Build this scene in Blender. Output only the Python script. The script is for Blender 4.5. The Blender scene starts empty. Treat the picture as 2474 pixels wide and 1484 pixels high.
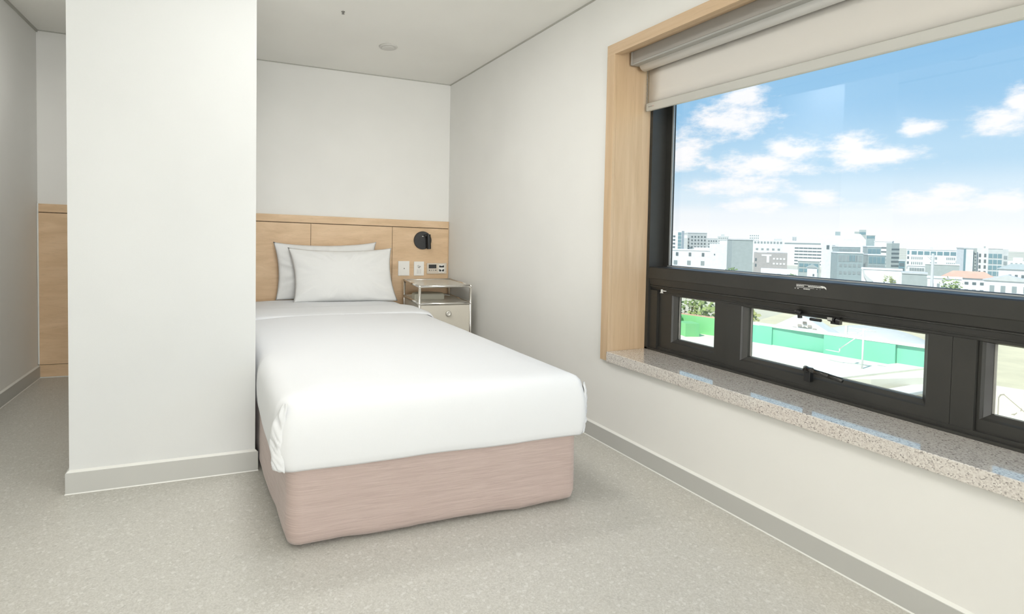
import bpy, bmesh, math, random
from mathutils import Vector, Matrix, noise
PI = math.pi
C = bpy.context.scene.collection
scn = bpy.context.scene
R = math.radians
random.seed(7)

# ------------------------------------------------------------------ camera
CAMZ = 1.10
cd = bpy.data.cameras.new('camera'); cam = bpy.data.objects.new('camera', cd); C.objects.link(cam)
m3 = Matrix(((0.9258519771, -0.0011408741, -0.3778846582),
             (-0.3776129765, 0.0352394021, -0.9252927237),
             (0.0143720719, 0.9993782482, 0.0321956613)))
cam.matrix_world = Matrix.Translation((0, 0, CAMZ)) @ m3.to_4x4()
cd.sensor_fit = 'HORIZONTAL'; cd.sensor_width = 36.0
cd.lens = 1293.739 / 2474 * 36.0
cd.shift_x = (1237 - 1037.0) / 2474
cd.shift_y = -(742 - 598.774) / 2474
cd.clip_start = 0.02; cd.clip_end = 4000
scn.camera = cam

# ------------------------------------------------------------------ colour management
vs = scn.view_settings
vs.view_transform = 'Standard'; vs.look = 'None'; vs.gamma = 1.0; vs.use_curve_mapping = False
vs.exposure = 0.14

def lin(r, g, b):
    f = lambda c: (c/255/12.92) if c/255 <= 0.04045 else ((c/255+0.055)/1.055)**2.4
    return (f(r), f(g), f(b), 1.0)

# ------------------------------------------------------------------ sky with clouds
SKY_STRENGTH = 1.0
W = bpy.data.worlds.new('world'); scn.world = W; W.use_nodes = True
nt = W.node_tree; nt.nodes.clear()
def N(nt, typ, **kw):
    n = nt.nodes.new(typ)
    for k, v in kw.items():
        if k.startswith('i_'):
            key = k[2:]; key = int(key) if key.isdigit() else key
            n.inputs[key].default_value = v
        else: setattr(n, k, v)
    return n
def math_(nt, op, a, b=None, clamp=False):
    n = nt.nodes.new('ShaderNodeMath'); n.operation = op; n.use_clamp = clamp
    for i, v in enumerate((a, b)):
        if v is None: continue
        if isinstance(v, (int, float)): n.inputs[i].default_value = v
        else: nt.links.new(v, n.inputs[i])
    return n.outputs[0]
tc = N(nt, 'ShaderNodeTexCoord'); sep = N(nt, 'ShaderNodeSeparateXYZ'); nt.links.new(tc.outputs['Generated'], sep.inputs[0])
az = math_(nt, 'ARCTAN2', sep.outputs[1], sep.outputs[0])
comb = N(nt, 'ShaderNodeCombineXYZ'); nt.links.new(az, comb.inputs[0]); nt.links.new(sep.outputs[2], comb.inputs[1])
CLOUDS = [(0.6763,0.1829,0.0512,0.0221),(0.6628,0.216,0.0339,0.0153),(0.7416,0.1349,0.0309,0.0241),(0.6314,0.111,0.0667,0.0166),
 (0.5939,0.1296,0.0286,0.0173),(0.5017,0.1152,0.0489,0.014),(0.521,0.1319,0.0257,0.0141),(0.6587,0.0783,0.0558,0.0151),
 (0.6407,0.0484,0.0386,0.0105),(0.4477,0.1486,0.0174,0.0093),(0.368,0.1492,0.0263,0.0152),(0.3513,0.1642,0.017,0.0197),
 (0.438,0.0466,0.0439,0.0135),(0.4121,0.0602,0.027,0.0088),(0.3628,0.0473,0.0261,0.0125),(0.558,0.0565,0.0249,0.0099)]
dmin = None
for a, e, sa, se in CLOUDS:
    vm = N(nt, 'ShaderNodeVectorMath', operation='MULTIPLY_ADD'); nt.links.new(comb.outputs[0], vm.inputs[0])
    sa *= 1.15; se *= 1.25
    vm.inputs[1].default_value = (1/sa, 1/se, 0); vm.inputs[2].default_value = (-a/sa, -e/se, 0)
    le = N(nt, 'ShaderNodeVectorMath', operation='LENGTH'); nt.links.new(vm.outputs[0], le.inputs[0])
    dmin = le.outputs['Value'] if dmin is None else math_(nt, 'SMOOTH_MIN', dmin, le.outputs['Value'])
    if dmin.node.type == 'MATH': dmin.node.inputs[2].default_value = 0.25
mp = N(nt, 'ShaderNodeMapping'); nt.links.new(comb.outputs[0], mp.inputs[0]); mp.inputs['Scale'].default_value = (1, 1.9, 1)
no = N(nt, 'ShaderNodeTexNoise'); nt.links.new(mp.outputs[0], no.inputs['Vector']); no.inputs['Scale'].default_value = 30; no.inputs['Detail'].default_value = 7; no.inputs['Roughness'].default_value = 0.62
nz = math_(nt, 'MULTIPLY', math_(nt, 'SUBTRACT', no.outputs[0], 0.5), 2.6)
cl = math_(nt, 'SUBTRACT', 1.1, math_(nt, 'ADD', dmin, nz))
mr = N(nt, 'ShaderNodeMapRange', interpolation_type='SMOOTHSTEP'); nt.links.new(cl, mr.inputs[0]); mr.inputs[1].default_value = -0.25; mr.inputs[2].default_value = 0.85
ramp = N(nt, 'ShaderNodeValToRGB'); nt.links.new(sep.outputs[2], ramp.inputs[0])
cr = ramp.color_ramp; cr.interpolation = 'EASE'
cr.elements[0].position = 0.0; cr.elements[0].color = lin(252, 253, 255)
cr.elements[1].position = 1.0; cr.elements[1].color = lin(100, 160, 220)
for p, c in ((0.03, (243, 248, 253)), (0.06, (218, 237, 250)), (0.11, (184, 219, 243)), (0.2, (152, 200, 236)), (0.3, (138, 190, 232))):
    el = cr.elements.new(p); el.color = lin(*c)
mx = N(nt, 'ShaderNodeMix', data_type='RGBA'); nt.links.new(mr.outputs[0], mx.inputs[0]); nt.links.new(ramp.outputs[0], mx.inputs[6]); mx.inputs[7].default_value = lin(252, 252, 255)
bg = N(nt, 'ShaderNodeBackground'); nt.links.new(mx.outputs[2], bg.inputs[0]); bg.inputs[1].default_value = SKY_STRENGTH
wo = N(nt, 'ShaderNodeOutputWorld'); nt.links.new(bg.outputs[0], wo.inputs[0])

# ------------------------------------------------------------------ sun (behind this building) and fill lights added to the room
sl = bpy.data.lights.new('sun', 'SUN'); sl.energy = 4.6; sl.angle = R(1.0); sl.color = (1.0, 0.97, 0.90)
so = bpy.data.objects.new('sun', sl); C.objects.link(so); so.rotation_euler = Vector((-0.62, -0.12, 0.78)).to_track_quat('Z', 'Y').to_euler(); so.location = (0, 0, 30)
def area(name, loc, target, sx, sy, power, color=(1, 1, 1), spread=180):
    l = bpy.data.lights.new(name, 'AREA'); l.shape = 'RECTANGLE'; l.size = sx; l.size_y = sy; l.energy = power; l.color = color; l.spread = R(spread)
    o = bpy.data.objects.new(name, l); C.objects.link(o); o.location = loc
    o.rotation_euler = (Vector(loc) - Vector(target)).to_track_quat('Z', 'Y').to_euler()
    return o
LW = (1.0, 0.992, 0.985)
area('ceiling_fill_light', (0.52, 2.64, 2.355), (0.52, 2.64, 0), 0.46, 0.20, 8.2, LW)  # added fill over the bed, out of view
area('ceiling_fill_light', (0.50, 1.72, 2.365), (0.50, 1.72, 0), 0.7, 0.5, 8.0, LW)  # second added fill, brightens the foot of the bed
area('uplighter_fill_light', (0.35, -0.55, 1.66), (0.35, -0.55, 3), 0.30, 0.30, 23, LW)  # added upward fill, bounces off the ceiling behind the camera
area('corridor_fill_light', (-0.86, 3.25, 2.44), (-0.86, 3.25, 0), 0.4, 0.5, 3.4, LW)  # added fill to lift the corridor, hidden by the partition
area('rear_fill_light', (0.30, -4.86, 1.45), (0.30, 0.0, 1.45), 2.9, 1.7, 72, (0.93, 0.965, 1.0))  # added frontal fill from the unseen rear of the room

# ------------------------------------------------------------------ materials
MATS = {}
def mat(name, base=(.8, .8, .8, 1), rough=0.5, metal=0.0, spec=0.5):
    m = bpy.data.materials.new(name); m.use_nodes = True; MATS[name] = m
    b = m.node_tree.nodes['Principled BSDF']
    b.inputs['Base Color'].default_value = base; b.inputs['Roughness'].default_value = rough
    b.inputs['Metallic'].default_value = metal; b.inputs['Specular IOR Level'].default_value = spec
    return m, m.node_tree, b
def coords(nt, scale=(1, 1, 1), rot=(0, 0, 0)):
    t = N(nt, 'ShaderNodeTexCoord'); mp = N(nt, 'ShaderNodeMapping')
    nt.links.new(t.outputs['Object'], mp.inputs[0]); mp.inputs['Scale'].default_value = scale; mp.inputs['Rotation'].default_value = rot
    return mp.outputs[0]
def noise_(nt, vec, scale, detail=3, rough=.5, dist=0):
    n = N(nt, 'ShaderNodeTexNoise'); nt.links.new(vec, n.inputs['Vector'])
    n.inputs['Scale'].default_value = scale; n.inputs['Detail'].default_value = detail; n.inputs['Roughness'].default_value = rough; n.inputs['Distortion'].default_value = dist
    return n.outputs[0]
def ramp_(nt, fac, stops):
    r = N(nt, 'ShaderNodeValToRGB'); nt.links.new(fac, r.inputs[0]); e = r.color_ramp.elements
    e[0].position, e[0].color = stops[0]; e[1].position, e[1].color = stops[-1]
    for p, c in stops[1:-1]:
        x = e.new(p); x.color = c
    return r.outputs[0]
def mixc(nt, fac, a, b):
    x = N(nt, 'ShaderNodeMix', data_type='RGBA')
    for s, v in ((0, fac), (6, a), (7, b)):
        if isinstance(v, (int, float, tuple)): x.inputs[s].default_value = v
        else: nt.links.new(v, x.inputs[s])
    return x.outputs[2]
def bump(nt, b, h, strength, dist=0.001):
    n = N(nt, 'ShaderNodeBump'); n.inputs['Strength'].default_value = strength; n.inputs['Distance'].default_value = dist
    nt.links.new(h, n.inputs['Height']); nt.links.new(n.outputs[0], b.inputs['Normal'])

def paint(name, c, rough=.75):
    m, nt, b = mat(name, c, rough, spec=.3)
    v = coords(nt); n1 = noise_(nt, v, 2.2, 2); n2 = noise_(nt, v, 420, 2)
    d = tuple(x*.965 for x in c[:3]) + (1,)
    nt.links.new(ramp_(nt, n1, [(.3, d), (.7, c)]), b.inputs['Base Color'])
    bump(nt, b, n2, .25, .0006)
    return m
M_wall = paint('wallpaper_off_white', (.885, .875, .835, 1))
M_ceil = paint('ceiling_paint', (.94, .925, .87, 1))
M_part = paint('partition_wallpaper', (.735, .745, .735, 1))
M_base, nt_, b_ = mat('baseboard_grey_vinyl', (.55, .55, .52, 1), .45)
bump(nt_, b_, noise_(nt_, coords(nt_), 300, 2), .1, .0004)
M_caulk, nt_, b_ = mat('white_caulk', (.82, .82, .78, 1), .5)
bump(nt_, b_, noise_(nt_, coords(nt_), 120, 2), .1, .0004)
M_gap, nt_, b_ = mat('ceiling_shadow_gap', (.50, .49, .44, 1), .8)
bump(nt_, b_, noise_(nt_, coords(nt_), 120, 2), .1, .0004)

def wood(name, axis, c1, c2, c3):
    m, nt, b = mat(name, c1, .42, spec=.35)
    sc = [14, 14, 14]; sc[axis] = 1.1; v = coords(nt, tuple(sc))
    broad = noise_(nt, v, 1.0, 6, .6, .9)
    sc2 = [150, 150, 150]; sc2[axis] = 5; fine = noise_(nt, coords(nt, tuple(sc2)), 1, 3, .6)
    sc3 = [5, 5, 5]; sc3[axis] = .55
    w = N(nt, 'ShaderNodeTexWave', wave_type='RINGS', rings_direction='XYZ'[axis]); nt.links.new(coords(nt, tuple(sc3)), w.inputs['Vector'])
    w.inputs['Scale'].default_value = 1.6; w.inputs['Distortion'].default_value = 7; w.inputs['Detail'].default_value = 3; w.inputs['Detail Scale'].default_value = 1.2
    col = ramp_(nt, broad, [(.3, c2), (.5, c1), (.72, c3)])
    col = mixc(nt, math_(nt, 'MULTIPLY', w.outputs[1], .32), col, c2)
    f = math_(nt, 'MULTIPLY', math_(nt, 'GREATER_THAN', fine, .60), .16)
    col = mixc(nt, f, col, tuple(x*.7 for x in c2[:3]) + (1,))
    nt.links.new(col, b.inputs['Base Color']); bump(nt, b, fine, .12, .0004)
    return m
WC = ((.76, .55, .345, 1), (.67, .47, .28, 1), (.82, .61, .40, 1))
M_woodX = wood('pale_oak_grain_across', 0, *WC)
M_woodZ = wood('pale_oak_grain_upright', 2, (.66, .485, .31, 1), (.59, .415, .25, 1), (.72, .545, .37, 1))
M_woodY = wood('pale_oak_grain_along', 1, (.66, .485, .31, 1), (.59, .415, .25, 1), (.72, .545, .37, 1))
M_groove, nt_, b_ = mat('wood_groove_dark', (.16, .10, .055, 1), .7)
nt_.links.new(ramp_(nt_, noise_(nt_, coords(nt_), 60), [(.3, (.13, .08, .04, 1)), (.7, (.19, .12, .07, 1))]), b_.inputs['Base Color'])

# floor: pale speckled vinyl
M_floor, nt_, b_ = mat('speckled_vinyl_floor', (.6, .58, .53, 1), .42, spec=.4)
v = coords(nt_)
vo = N(nt_, 'ShaderNodeTexVoronoi'); nt_.links.new(v, vo.inputs['Vector']); vo.inputs['Scale'].default_value = 230
vo2 = N(nt_, 'ShaderNodeTexVoronoi'); nt_.links.new(v, vo2.inputs['Vector']); vo2.inputs['Scale'].default_value = 110
sp = N(nt_, 'ShaderNodeSeparateColor'); nt_.links.new(vo.outputs['Color'], sp.inputs[0])
sp2 = N(nt_, 'ShaderNodeSeparateColor'); nt_.links.new(vo2.outputs['Color'], sp2.inputs[0])
col = ramp_(nt_, sp.outputs[0], [(0, (.51, .495, .445, 1)), (.5, (.565, .55, .50, 1)), (.85, (.60, .585, .535, 1)), (1, (.63, .62, .57, 1))])
chip = math_(nt_, 'MULTIPLY', math_(nt_, 'GREATER_THAN', sp2.outputs[0], .95), .40)
col = mixc(nt_, chip, col, (.76, .75, .71, 1))
chip2 = math_(nt_, 'MULTIPLY', math_(nt_, 'LESS_THAN', sp2.outputs[1], .04), .25)
col = mixc(nt_, chip2, col, (.36, .35, .31, 1))
nt_.links.new(col, b_.inputs['Base Color']); bump(nt_, b_, noise_(nt_, v, 160, 4, .7), .35, .0012)

# bed linen
M_linen, nt_, b_ = mat('white_cotton_linen', (.80, .81, .82, 1), .7, spec=.25)
b_.inputs['Sheen Weight'].default_value = .15
v = coords(nt_, (1, 1, 1)); h = math_(nt_, 'ADD', noise_(nt_, v, 9, 4, .55, .4), math_(nt_, 'MULTIPLY', noise_(nt_, v, 700, 2), .12))
bump(nt_, b_, h, .16, .006)
M_pillow, nt_, b_ = mat('white_pillowcase', (.84, .84, .82, 1), .75, spec=.2)
v = coords(nt_, (1, 1, 1)); h = math_(nt_, 'ADD', noise_(nt_, v, 7, 4, .5, .6), math_(nt_, 'MULTIPLY', noise_(nt_, v, 700, 2), .1))
bump(nt_, b_, h, .38, .014)
M_skirt, nt_, b_ = mat('dusty_pink_bed_skirt', (.5, .4, .37, 1), .62, spec=.3)
b_.inputs['Sheen Weight'].default_value = .25
v = coords(nt_, (5, 5, 120)); n1 = noise_(nt_, v, 1.0, 4, .6, 1.2)
n2 = noise_(nt_, coords(nt_, (3, 3, 3)), 1.3, 3)
col = ramp_(nt_, n1, [(.25, (.43, .335, .30, 1)), (.5, (.52, .415, .375, 1)), (.8, (.60, .49, .45, 1))])
col = mixc(nt_, math_(nt_, 'MULTIPLY', n2, .35), col, (.49, .375, .335, 1))
nt_.links.new(col, b_.inputs['Base Color']); bump(nt_, b_, n1, .55, .003)
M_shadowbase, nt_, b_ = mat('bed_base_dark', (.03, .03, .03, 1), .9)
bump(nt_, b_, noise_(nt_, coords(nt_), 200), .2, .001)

# window
M_frame, nt_, b_ = mat('charcoal_window_aluminium', (.036, .035, .031, 1), .38, spec=.5)
v = coords(nt_); nt_.links.new(ramp_(nt_, noise_(nt_, v, 3, 4), [(.3, (.030, .030, .027, 1)), (.75, (.045, .043, .038, 1))]), b_.inputs['Base Color'])
nt_.links.new(ramp_(nt_, noise_(nt_, v, 14, 4), [(.3, (.32, .32, .32, 1)), (.7, (.48, .48, .48, 1))]), b_.inputs['Roughness'])
M_gasketglint, nt_, b_ = mat('glazing_strip_sky_glint', (.62, .66, .68, 1), .3, .5)  # gasket strip, pale tone includes the sky highlight
bump(nt_, b_, noise_(nt_, coords(nt_), 100), .05, .0005)
M_black, nt_, b_ = mat('black_satin', (.012, .012, .012, 1), .35)
bump(nt_, b_, noise_(nt_, coords(nt_), 200), .1, .0005)
M_handle, nt_, b_ = mat('dark_polished_handle', (.05, .05, .048, 1), .18, .4)
bump(nt_, b_, noise_(nt_, coords(nt_), 60), .05, .0005)
def glass(name, tint):
    m = bpy.data.materials.new(name); m.use_nodes = True; nt = m.node_tree; nt.nodes.clear()
    f = N(nt, 'ShaderNodeFresnel'); ge = N(nt, 'ShaderNodeNewGeometry')
    ior = math_(nt, 'SUBTRACT', 1.5, math_(nt, 'MULTIPLY', ge.outputs['Backfacing'], 1.5-1/1.5)); nt.links.new(ior, f.inputs[0])
    tr = N(nt, 'ShaderNodeBsdfTransparent'); tr.inputs[0].default_value = tint
    gl = N(nt, 'ShaderNodeBsdfGlossy'); gl.inputs['Roughness'].default_value = 0.0
    # very faint smear variation of the coating
    t = N(nt, 'ShaderNodeTexCoord'); n = N(nt, 'ShaderNodeTexNoise'); nt.links.new(t.outputs['Object'], n.inputs['Vector']); n.inputs['Scale'].default_value = 1.5
    gl.inputs[0].default_value = (.9, .9, .9, 1)
    k = math_(nt, 'MULTIPLY', f.outputs[0], math_(nt, 'ADD', .95, math_(nt, 'MULTIPLY', n.outputs[0], .1)))
    mx = N(nt, 'ShaderNodeMixShader'); nt.links.new(k, mx.inputs[0]); nt.links.new(tr.outputs[0], mx.inputs[1]); nt.links.new(gl.outputs[0], mx.inputs[2])
    o = N(nt, 'ShaderNodeOutputMaterial'); nt.links.new(mx.outputs[0], o.inputs[0]); return m
M_glass = glass('clear_glass', (.985, .99, .99, 1))
M_glass2 = glass('warm_tinted_glass', (.985, .98, .93, 1))
M_granite, nt_, b_ = mat('pinkish_granite', (.5, .47, .43, 1), .08, spec=.9); b_.inputs['Coat Weight'].default_value = .7; b_.inputs['Coat Roughness'].default_value = .04; b_.inputs['Coat IOR'].default_value = 1.5
v = coords(nt_); vo = N(nt_, 'ShaderNodeTexVoronoi'); nt_.links.new(v, vo.inputs['Vector']); vo.inputs['Scale'].default_value = 260
sp = N(nt_, 'ShaderNodeSeparateColor'); nt_.links.new(vo.outputs['Color'], sp.inputs[0])
col = ramp_(nt_, sp.outputs[0], [(0, (.22, .20, .185, 1)), (.09, (.42, .385, .35, 1)), (.18, (.62, .575, .53, 1)), (.6, (.74, .70, .64, 1)), (1, (.84, .81, .75, 1))])
n1 = noise_(nt_, v, 60, 3); col = mixc(nt_, math_(nt_, 'MULTIPLY', n1, .3), col, (.60, .53, .48, 1))
nt_.links.new(col, b_.inputs['Base Color'])

M_cass, nt_, b_ = mat('grey_blind_cassette', (.37, .35, .315, 1), .45)
bump(nt_, b_, noise_(nt_, coords(nt_), 150), .05, .0005)
M_lip, nt_, b_ = mat('pale_grey_metal_lip', (.42, .42, .39, 1), .4)
bump(nt_, b_, noise_(nt_, coords(nt_), 150), .05, .0005)
M_tube, nt_, b_ = mat('white_roll_fabric', (.86, .86, .83, 1), .6)
bump(nt_, b_, noise_(nt_, coords(nt_, (1, 1, 1)), 500), .1, .0005)
M_blind, nt_, b_ = mat('cream_blind_fabric', (.74, .71, .66, 1), .8, spec=.2)
v = coords(nt_); wv = N(nt_, 'ShaderNodeTexWave', bands_direction='Z'); nt_.links.new(v, wv.inputs['Vector']); wv.inputs['Scale'].default_value = 300
bump(nt_, b_, wv.outputs[1], .15, .0004)
M_chrome, nt_, b_ = mat('chrome_tube', (.80, .78, .74, 1), .24, 1.0)
bump(nt_, b_, noise_(nt_, coords(nt_), 40), .02, .0005)
M_knob, nt_, b_ = mat('brushed_steel', (.62, .60, .55, 1), .38, 1.0)
bump(nt_, b_, noise_(nt_, coords(nt_), 60), .03, .0005)
M_lac, nt_, b_ = mat('beige_lacquered_steel', (.68, .64, .55, 1), .22)
bump(nt_, b_, noise_(nt_, coords(nt_), 30), .02, .0005)
M_plate, nt_, b_ = mat('white_plastic', (.90, .89, .85, 1), .35)
bump(nt_, b_, noise_(nt_, coords(nt_), 90), .03, .0004)
M_beige, nt_, b_ = mat('beige_plastic', (.70, .63, .53, 1), .4)
bump(nt_, b_, noise_(nt_, coords(nt_), 90), .03, .0004)
M_dev, nt_, b_ = mat('warm_grey_plastic', (.50, .48, .39, 1), .5)
bump(nt_, b_, noise_(nt_, coords(nt_), 90), .03, .0004)
M_greyprint, nt_, b_ = mat('grey_print', (.28, .27, .25, 1), .6)
bump(nt_, b_, noise_(nt_, coords(nt_), 90), .03, .0004)
M_redprint, nt_, b_ = mat('faded_red_print', (.55, .33, .30, 1), .6)
bump(nt_, b_, noise_(nt_, coords(nt_), 90), .03, .0004)
M_whiteprint, nt_, b_ = mat('white_print', (.85, .85, .82, 1), .6)
bump(nt_, b_, noise_(nt_, coords(nt_), 90), .03, .0004)
M_cap, nt_, b_ = mat('ceiling_cap_plastic', (.68, .665, .62, 1), .5)
bump(nt_, b_, noise_(nt_, coords(nt_), 90), .03, .0004)
def emis(name, s):
    m = bpy.data.materials.new(name); m.use_nodes = True; b = m.node_tree.nodes['Principled BSDF']
    b.inputs['Emission Color'].default_value = (1, .985, .95, 1); b.inputs['Emission Strength'].default_value = s; b.inputs['Base Color'].default_value = (.8, .8, .8, 1)
    return m
M_diff = emis('fill_lamp_diffuser', 1.5); M_fillpane = emis('glowing_fill_pane', 3.0)  # glow for the added fill fixtures and rear pane

# ------------------------------------------------------------------ mesh helpers
def obj(name, bm, m, parent=None, smooth=False, loc=None):
    me = bpy.data.meshes.new(name); bmesh.ops.recalc_face_normals(bm, faces=bm.faces); bm.to_mesh(me); bm.free()
    for x in (m if isinstance(m, (list, tuple)) else [m]): me.materials.append(x)
    if smooth:
        for p in me.polygons: p.use_smooth = True
    o = bpy.data.objects.new(name, me); C.objects.link(o)
    if parent: o.parent = parent
    if loc: o.location = loc
    return o
def tag(o, label, cat, group=None, kind=None):
    o['label'] = label; o['category'] = cat
    if group: o['group'] = group
    if kind: o['kind'] = kind
    return o
def thing(name, label, cat, loc=(0, 0, 0), rz=0, group=None):
    o = bpy.data.objects.new(name, None); C.objects.link(o); o.location = loc; o.rotation_euler = (0, 0, rz); o.empty_display_size = .05
    return tag(o, label, cat, group)
def struct(name, bm, m, parent=None):
    o = obj(name, bm, m, parent)
    if not parent: o['kind'] = 'structure'
    return o
def box(bm, x0, x1, y0, y1, z0, z1, mi=0, bev=0):
    vs_ = [bm.verts.new((x, y, z)) for z in (z0, z1) for y in (y0, y1) for x in (x0, x1)]
    fs = [bm.faces.new([vs_[i] for i in q]) for q in ((0, 2, 3, 1), (4, 5, 7, 6), (0, 1, 5, 4), (2, 6, 7, 3), (0, 4, 6, 2), (1, 3, 7, 5))]
    for f in fs: f.material_index = mi
    if bev:
        es = list({e for f in fs for e in f.edges})
        bmesh.ops.bevel(bm, geom=es, offset=bev, segments=2, affect='EDGES', profile=.5)
    return fs
def prism(bm, pts, zb, zt, mi=0):
    fb = zb if callable(zb) else (lambda x, y: zb)
    ft = zt if callable(zt) else (lambda x, y: zt)
    a = [bm.verts.new((x, y, fb(x, y))) for x, y in pts]; b = [bm.verts.new((x, y, ft(x, y))) for x, y in pts]
    fs = [bm.faces.new(a), bm.faces.new(b)]
    n = len(pts)
    for i in range(n): fs.append(bm.faces.new((a[i], a[(i+1) % n], b[(i+1) % n], b[i])))
    for f in fs: f.material_index = mi
    return fs
def cyl(bm, p0, p1, r, seg=16, r2=None, mi=0, cap=True):
    p0, p1 = Vector(p0), Vector(p1); d = (p1-p0).normalized(); r2 = r if r2 is None else r2
    u = d.orthogonal().normalized(); w = d.cross(u)
    A, B = [], []
    for i in range(seg):
        a = 2*PI*i/seg; k = u*math.cos(a) + w*math.sin(a); A.append(bm.verts.new(p0+k*r)); B.append(bm.verts.new(p1+k*r2))
    fs = [bm.faces.new((A[i], A[(i+1) % seg], B[(i+1) % seg], B[i])) for i in range(seg)]
    if cap: fs += [bm.faces.new(A), bm.faces.new(B)]
    for f in fs: f.material_index = mi
def lathe(bm, prof, c, axis=(0, 0, 1), seg=32):
    ax = Vector(axis).normalized(); u = ax.orthogonal().normalized(); w = ax.cross(u); c = Vector(c); rings = []
    for r, h in prof:
        rings.append([bm.verts.new(c + ax*h + (u*math.cos(2*PI*i/seg) + w*math.sin(2*PI*i/seg))*max(r, 1e-5)) for i in range(seg)])
    for a, b in zip(rings, rings[1:]):
        for i in range(seg): bm.faces.new((a[i], a[(i+1) % seg], b[(i+1) % seg], b[i]))
    bm.faces.new(rings[0]); bm.faces.new(rings[-1])
def sph(bm, c, r, seg=16):
    bmesh.ops.create_uvsphere(bm, u_segments=seg, v_segments=seg//2, radius=r, matrix=Matrix.Translation(c))
def B(): return bmesh.new()

# ------------------------------------------------------------------ room shell
BY = lambda x: 4.605 - (x + 1.145)*0.1164            # headboard wall line
CZ = lambda x, y=0: 2.48 - 0.0404*(x + 1.15)         # ceiling height
LX = lambda y: -1.145 - 0.042*(4.605 - y)            # left wall line
FY = -5.0
WX = 1.912                                           # window wall face
bm = B(); prism(bm, [(-1.8, FY-.2), (2.25, FY-.2), (2.25, 5.0), (-1.8, 5.0)], -.2, 0); struct('floor', bm, M_floor)
bm = B(); prism(bm, [(-1.8, FY-.2), (2.25, FY-.2), (2.25, 5.0), (-1.8, 5.0)], lambda x, y: CZ(x), 2.8); struct('ceiling', bm, M_ceil)
bm = B(); prism(bm, [(-1.35, BY(-1.35)), (2.25, BY(2.25)), (2.25, 5.0), (-1.35, 5.0)], 0, lambda x, y: CZ(x)); struct('wall_back', bm, M_wall)
bm = B(); prism(bm, [(LX(FY), FY), (LX(5), 5.0), (-1.8, 5.0), (-1.8, FY)], 0, lambda x, y: CZ(x)); struct('wall_left', bm, M_wall)
bm = B(); prism(bm, [(-1.8, FY), (2.25, FY), (2.25, FY-.2), (-1.8, FY-.2)], 0, lambda x, y: CZ(x)); struct('wall_front', bm, M_wall)
# window wall with its long opening
OY0, OY1, OZ0, OZ1 = -1.05, 2.19, .44, 2.01
bm = B()
top = lambda x, y: CZ(x)
prism(bm, [(WX, OY1+.02), (WX, 4.30), (2.25, 4.30), (2.25, OY1+.02)], 0, top)
prism(bm, [(WX, FY), (WX, OY0-.02), (2.25, OY0-.02), (2.25, FY)], 0, top)
prism(bm, [(WX, OY0-.02), (WX, OY1+.02), (2.25, OY1+.02), (2.25, OY0-.02)], 0, OZ0)
prism(bm, [(WX, OY0-.02), (WX, OY1+.02), (2.25, OY1+.02), (2.25, OY0-.02)], OZ1+.035, top)
struct('wall_right', bm, M_wall)
# unseen rear window added as fill, with a white frame and glowing pane
w2 = bpy.data.objects.new('rear_fill_window', None); C.objects.link(w2); w2['kind'] = 'structure'
bm = B()
for a_ in ((-1.2, -1.14, .55, 2.35), (1.74, 1.80, .55, 2.35), (.27, .33, .55, 2.35)): box(bm, a_[0], a_[1], FY, FY+.09, a_[2], a_[3])
for z_ in (.55, 2.29): box(bm, -1.2, 1.8, FY, FY+.09, z_, z_+.06)
obj('window_frame', bm, M_caulk, w2)
bm = B(); box(bm, -1.15, 1.75, FY+.02, FY+.03, .6, 2.3); obj('glass_pane', bm, M_fillpane, w2)
# partition between the corridor and the bed niche
PF = [(-.536, 2.556), (.188, 2.520)]
bm = B(); prism(bm, [PF[0], PF[1], (.150, 2.565), (.126, BY(.126)), (-.545, BY(-.545))], 0, top); struct('wall_partition', bm, M_part)

def baseboard(name, pts, outs, h=.083, t=.012):
    """pts along the wall, outs = unit direction into the room for each point"""
    bm = B()
    prof = [(t+.003, 0, 1), (t+.0005, .004, 1), (t, .0045, 0), (t, h-.006, 0), (t-.002, h-.005, 1), (.0, h+.003, 1)]
    rows = []
    for (x, y), (ox, oy) in zip(pts, outs):
        rows.append([bm.verts.new((x+ox*o, y+oy*o, z)) for o, z, _ in prof])
    for a, b in zip(rows, rows[1:]):
        for i in range(len(prof)-1):
            f = bm.faces.new((a[i], a[i+1], b[i+1], b[i])); f.material_index = 1 if (prof[i][2] and prof[i+1][2]) else 0
    for r_, (x, y) in ((rows[0], pts[0]), (rows[-1], pts[-1])):
        v0 = bm.verts.new((x, y, 0)); bm.faces.new([v0]+r_)
    return struct(name, bm, [M_base, M_caulk])
baseboard('baseboard_right', [(WX, FY), (WX, 4.255)], [(-1, 0), (-1, 0)])
baseboard('baseboard_left', [(LX(FY), FY), (LX(4.6), 4.6)], [(1, 0), (1, 0)], h=.09)
baseboard('baseboard_partition', [(-.545, 4.5), PF[0], PF[1], (.151, 2.565), (.128, 4.42)], [(-1, 0), (-1, -1), (1, -1), (1, -.3), (1, 0)], h=.093)
# thin shadow gap under the ceiling
def gapstrip(name, p, q, n, s=.012):
    bm = B(); (x0, y0), (x1, y1) = p, q
    prism(bm, [(x0, y0), (x1, y1), (x1+n[0]*s*.35, y1+n[1]*s*.35), (x0+n[0]*s*.35, y0+n[1]*s*.35)], lambda x, y: CZ(x)-s*.55, lambda x, y: CZ(x)+.001)
    struct(name, bm, M_gap)
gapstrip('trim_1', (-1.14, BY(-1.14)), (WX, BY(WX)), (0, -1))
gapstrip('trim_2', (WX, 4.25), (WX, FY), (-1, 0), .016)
gapstrip('trim_3', (LX(FY), FY), (LX(4.6), 4.6), (1, 0), .03)

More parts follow.
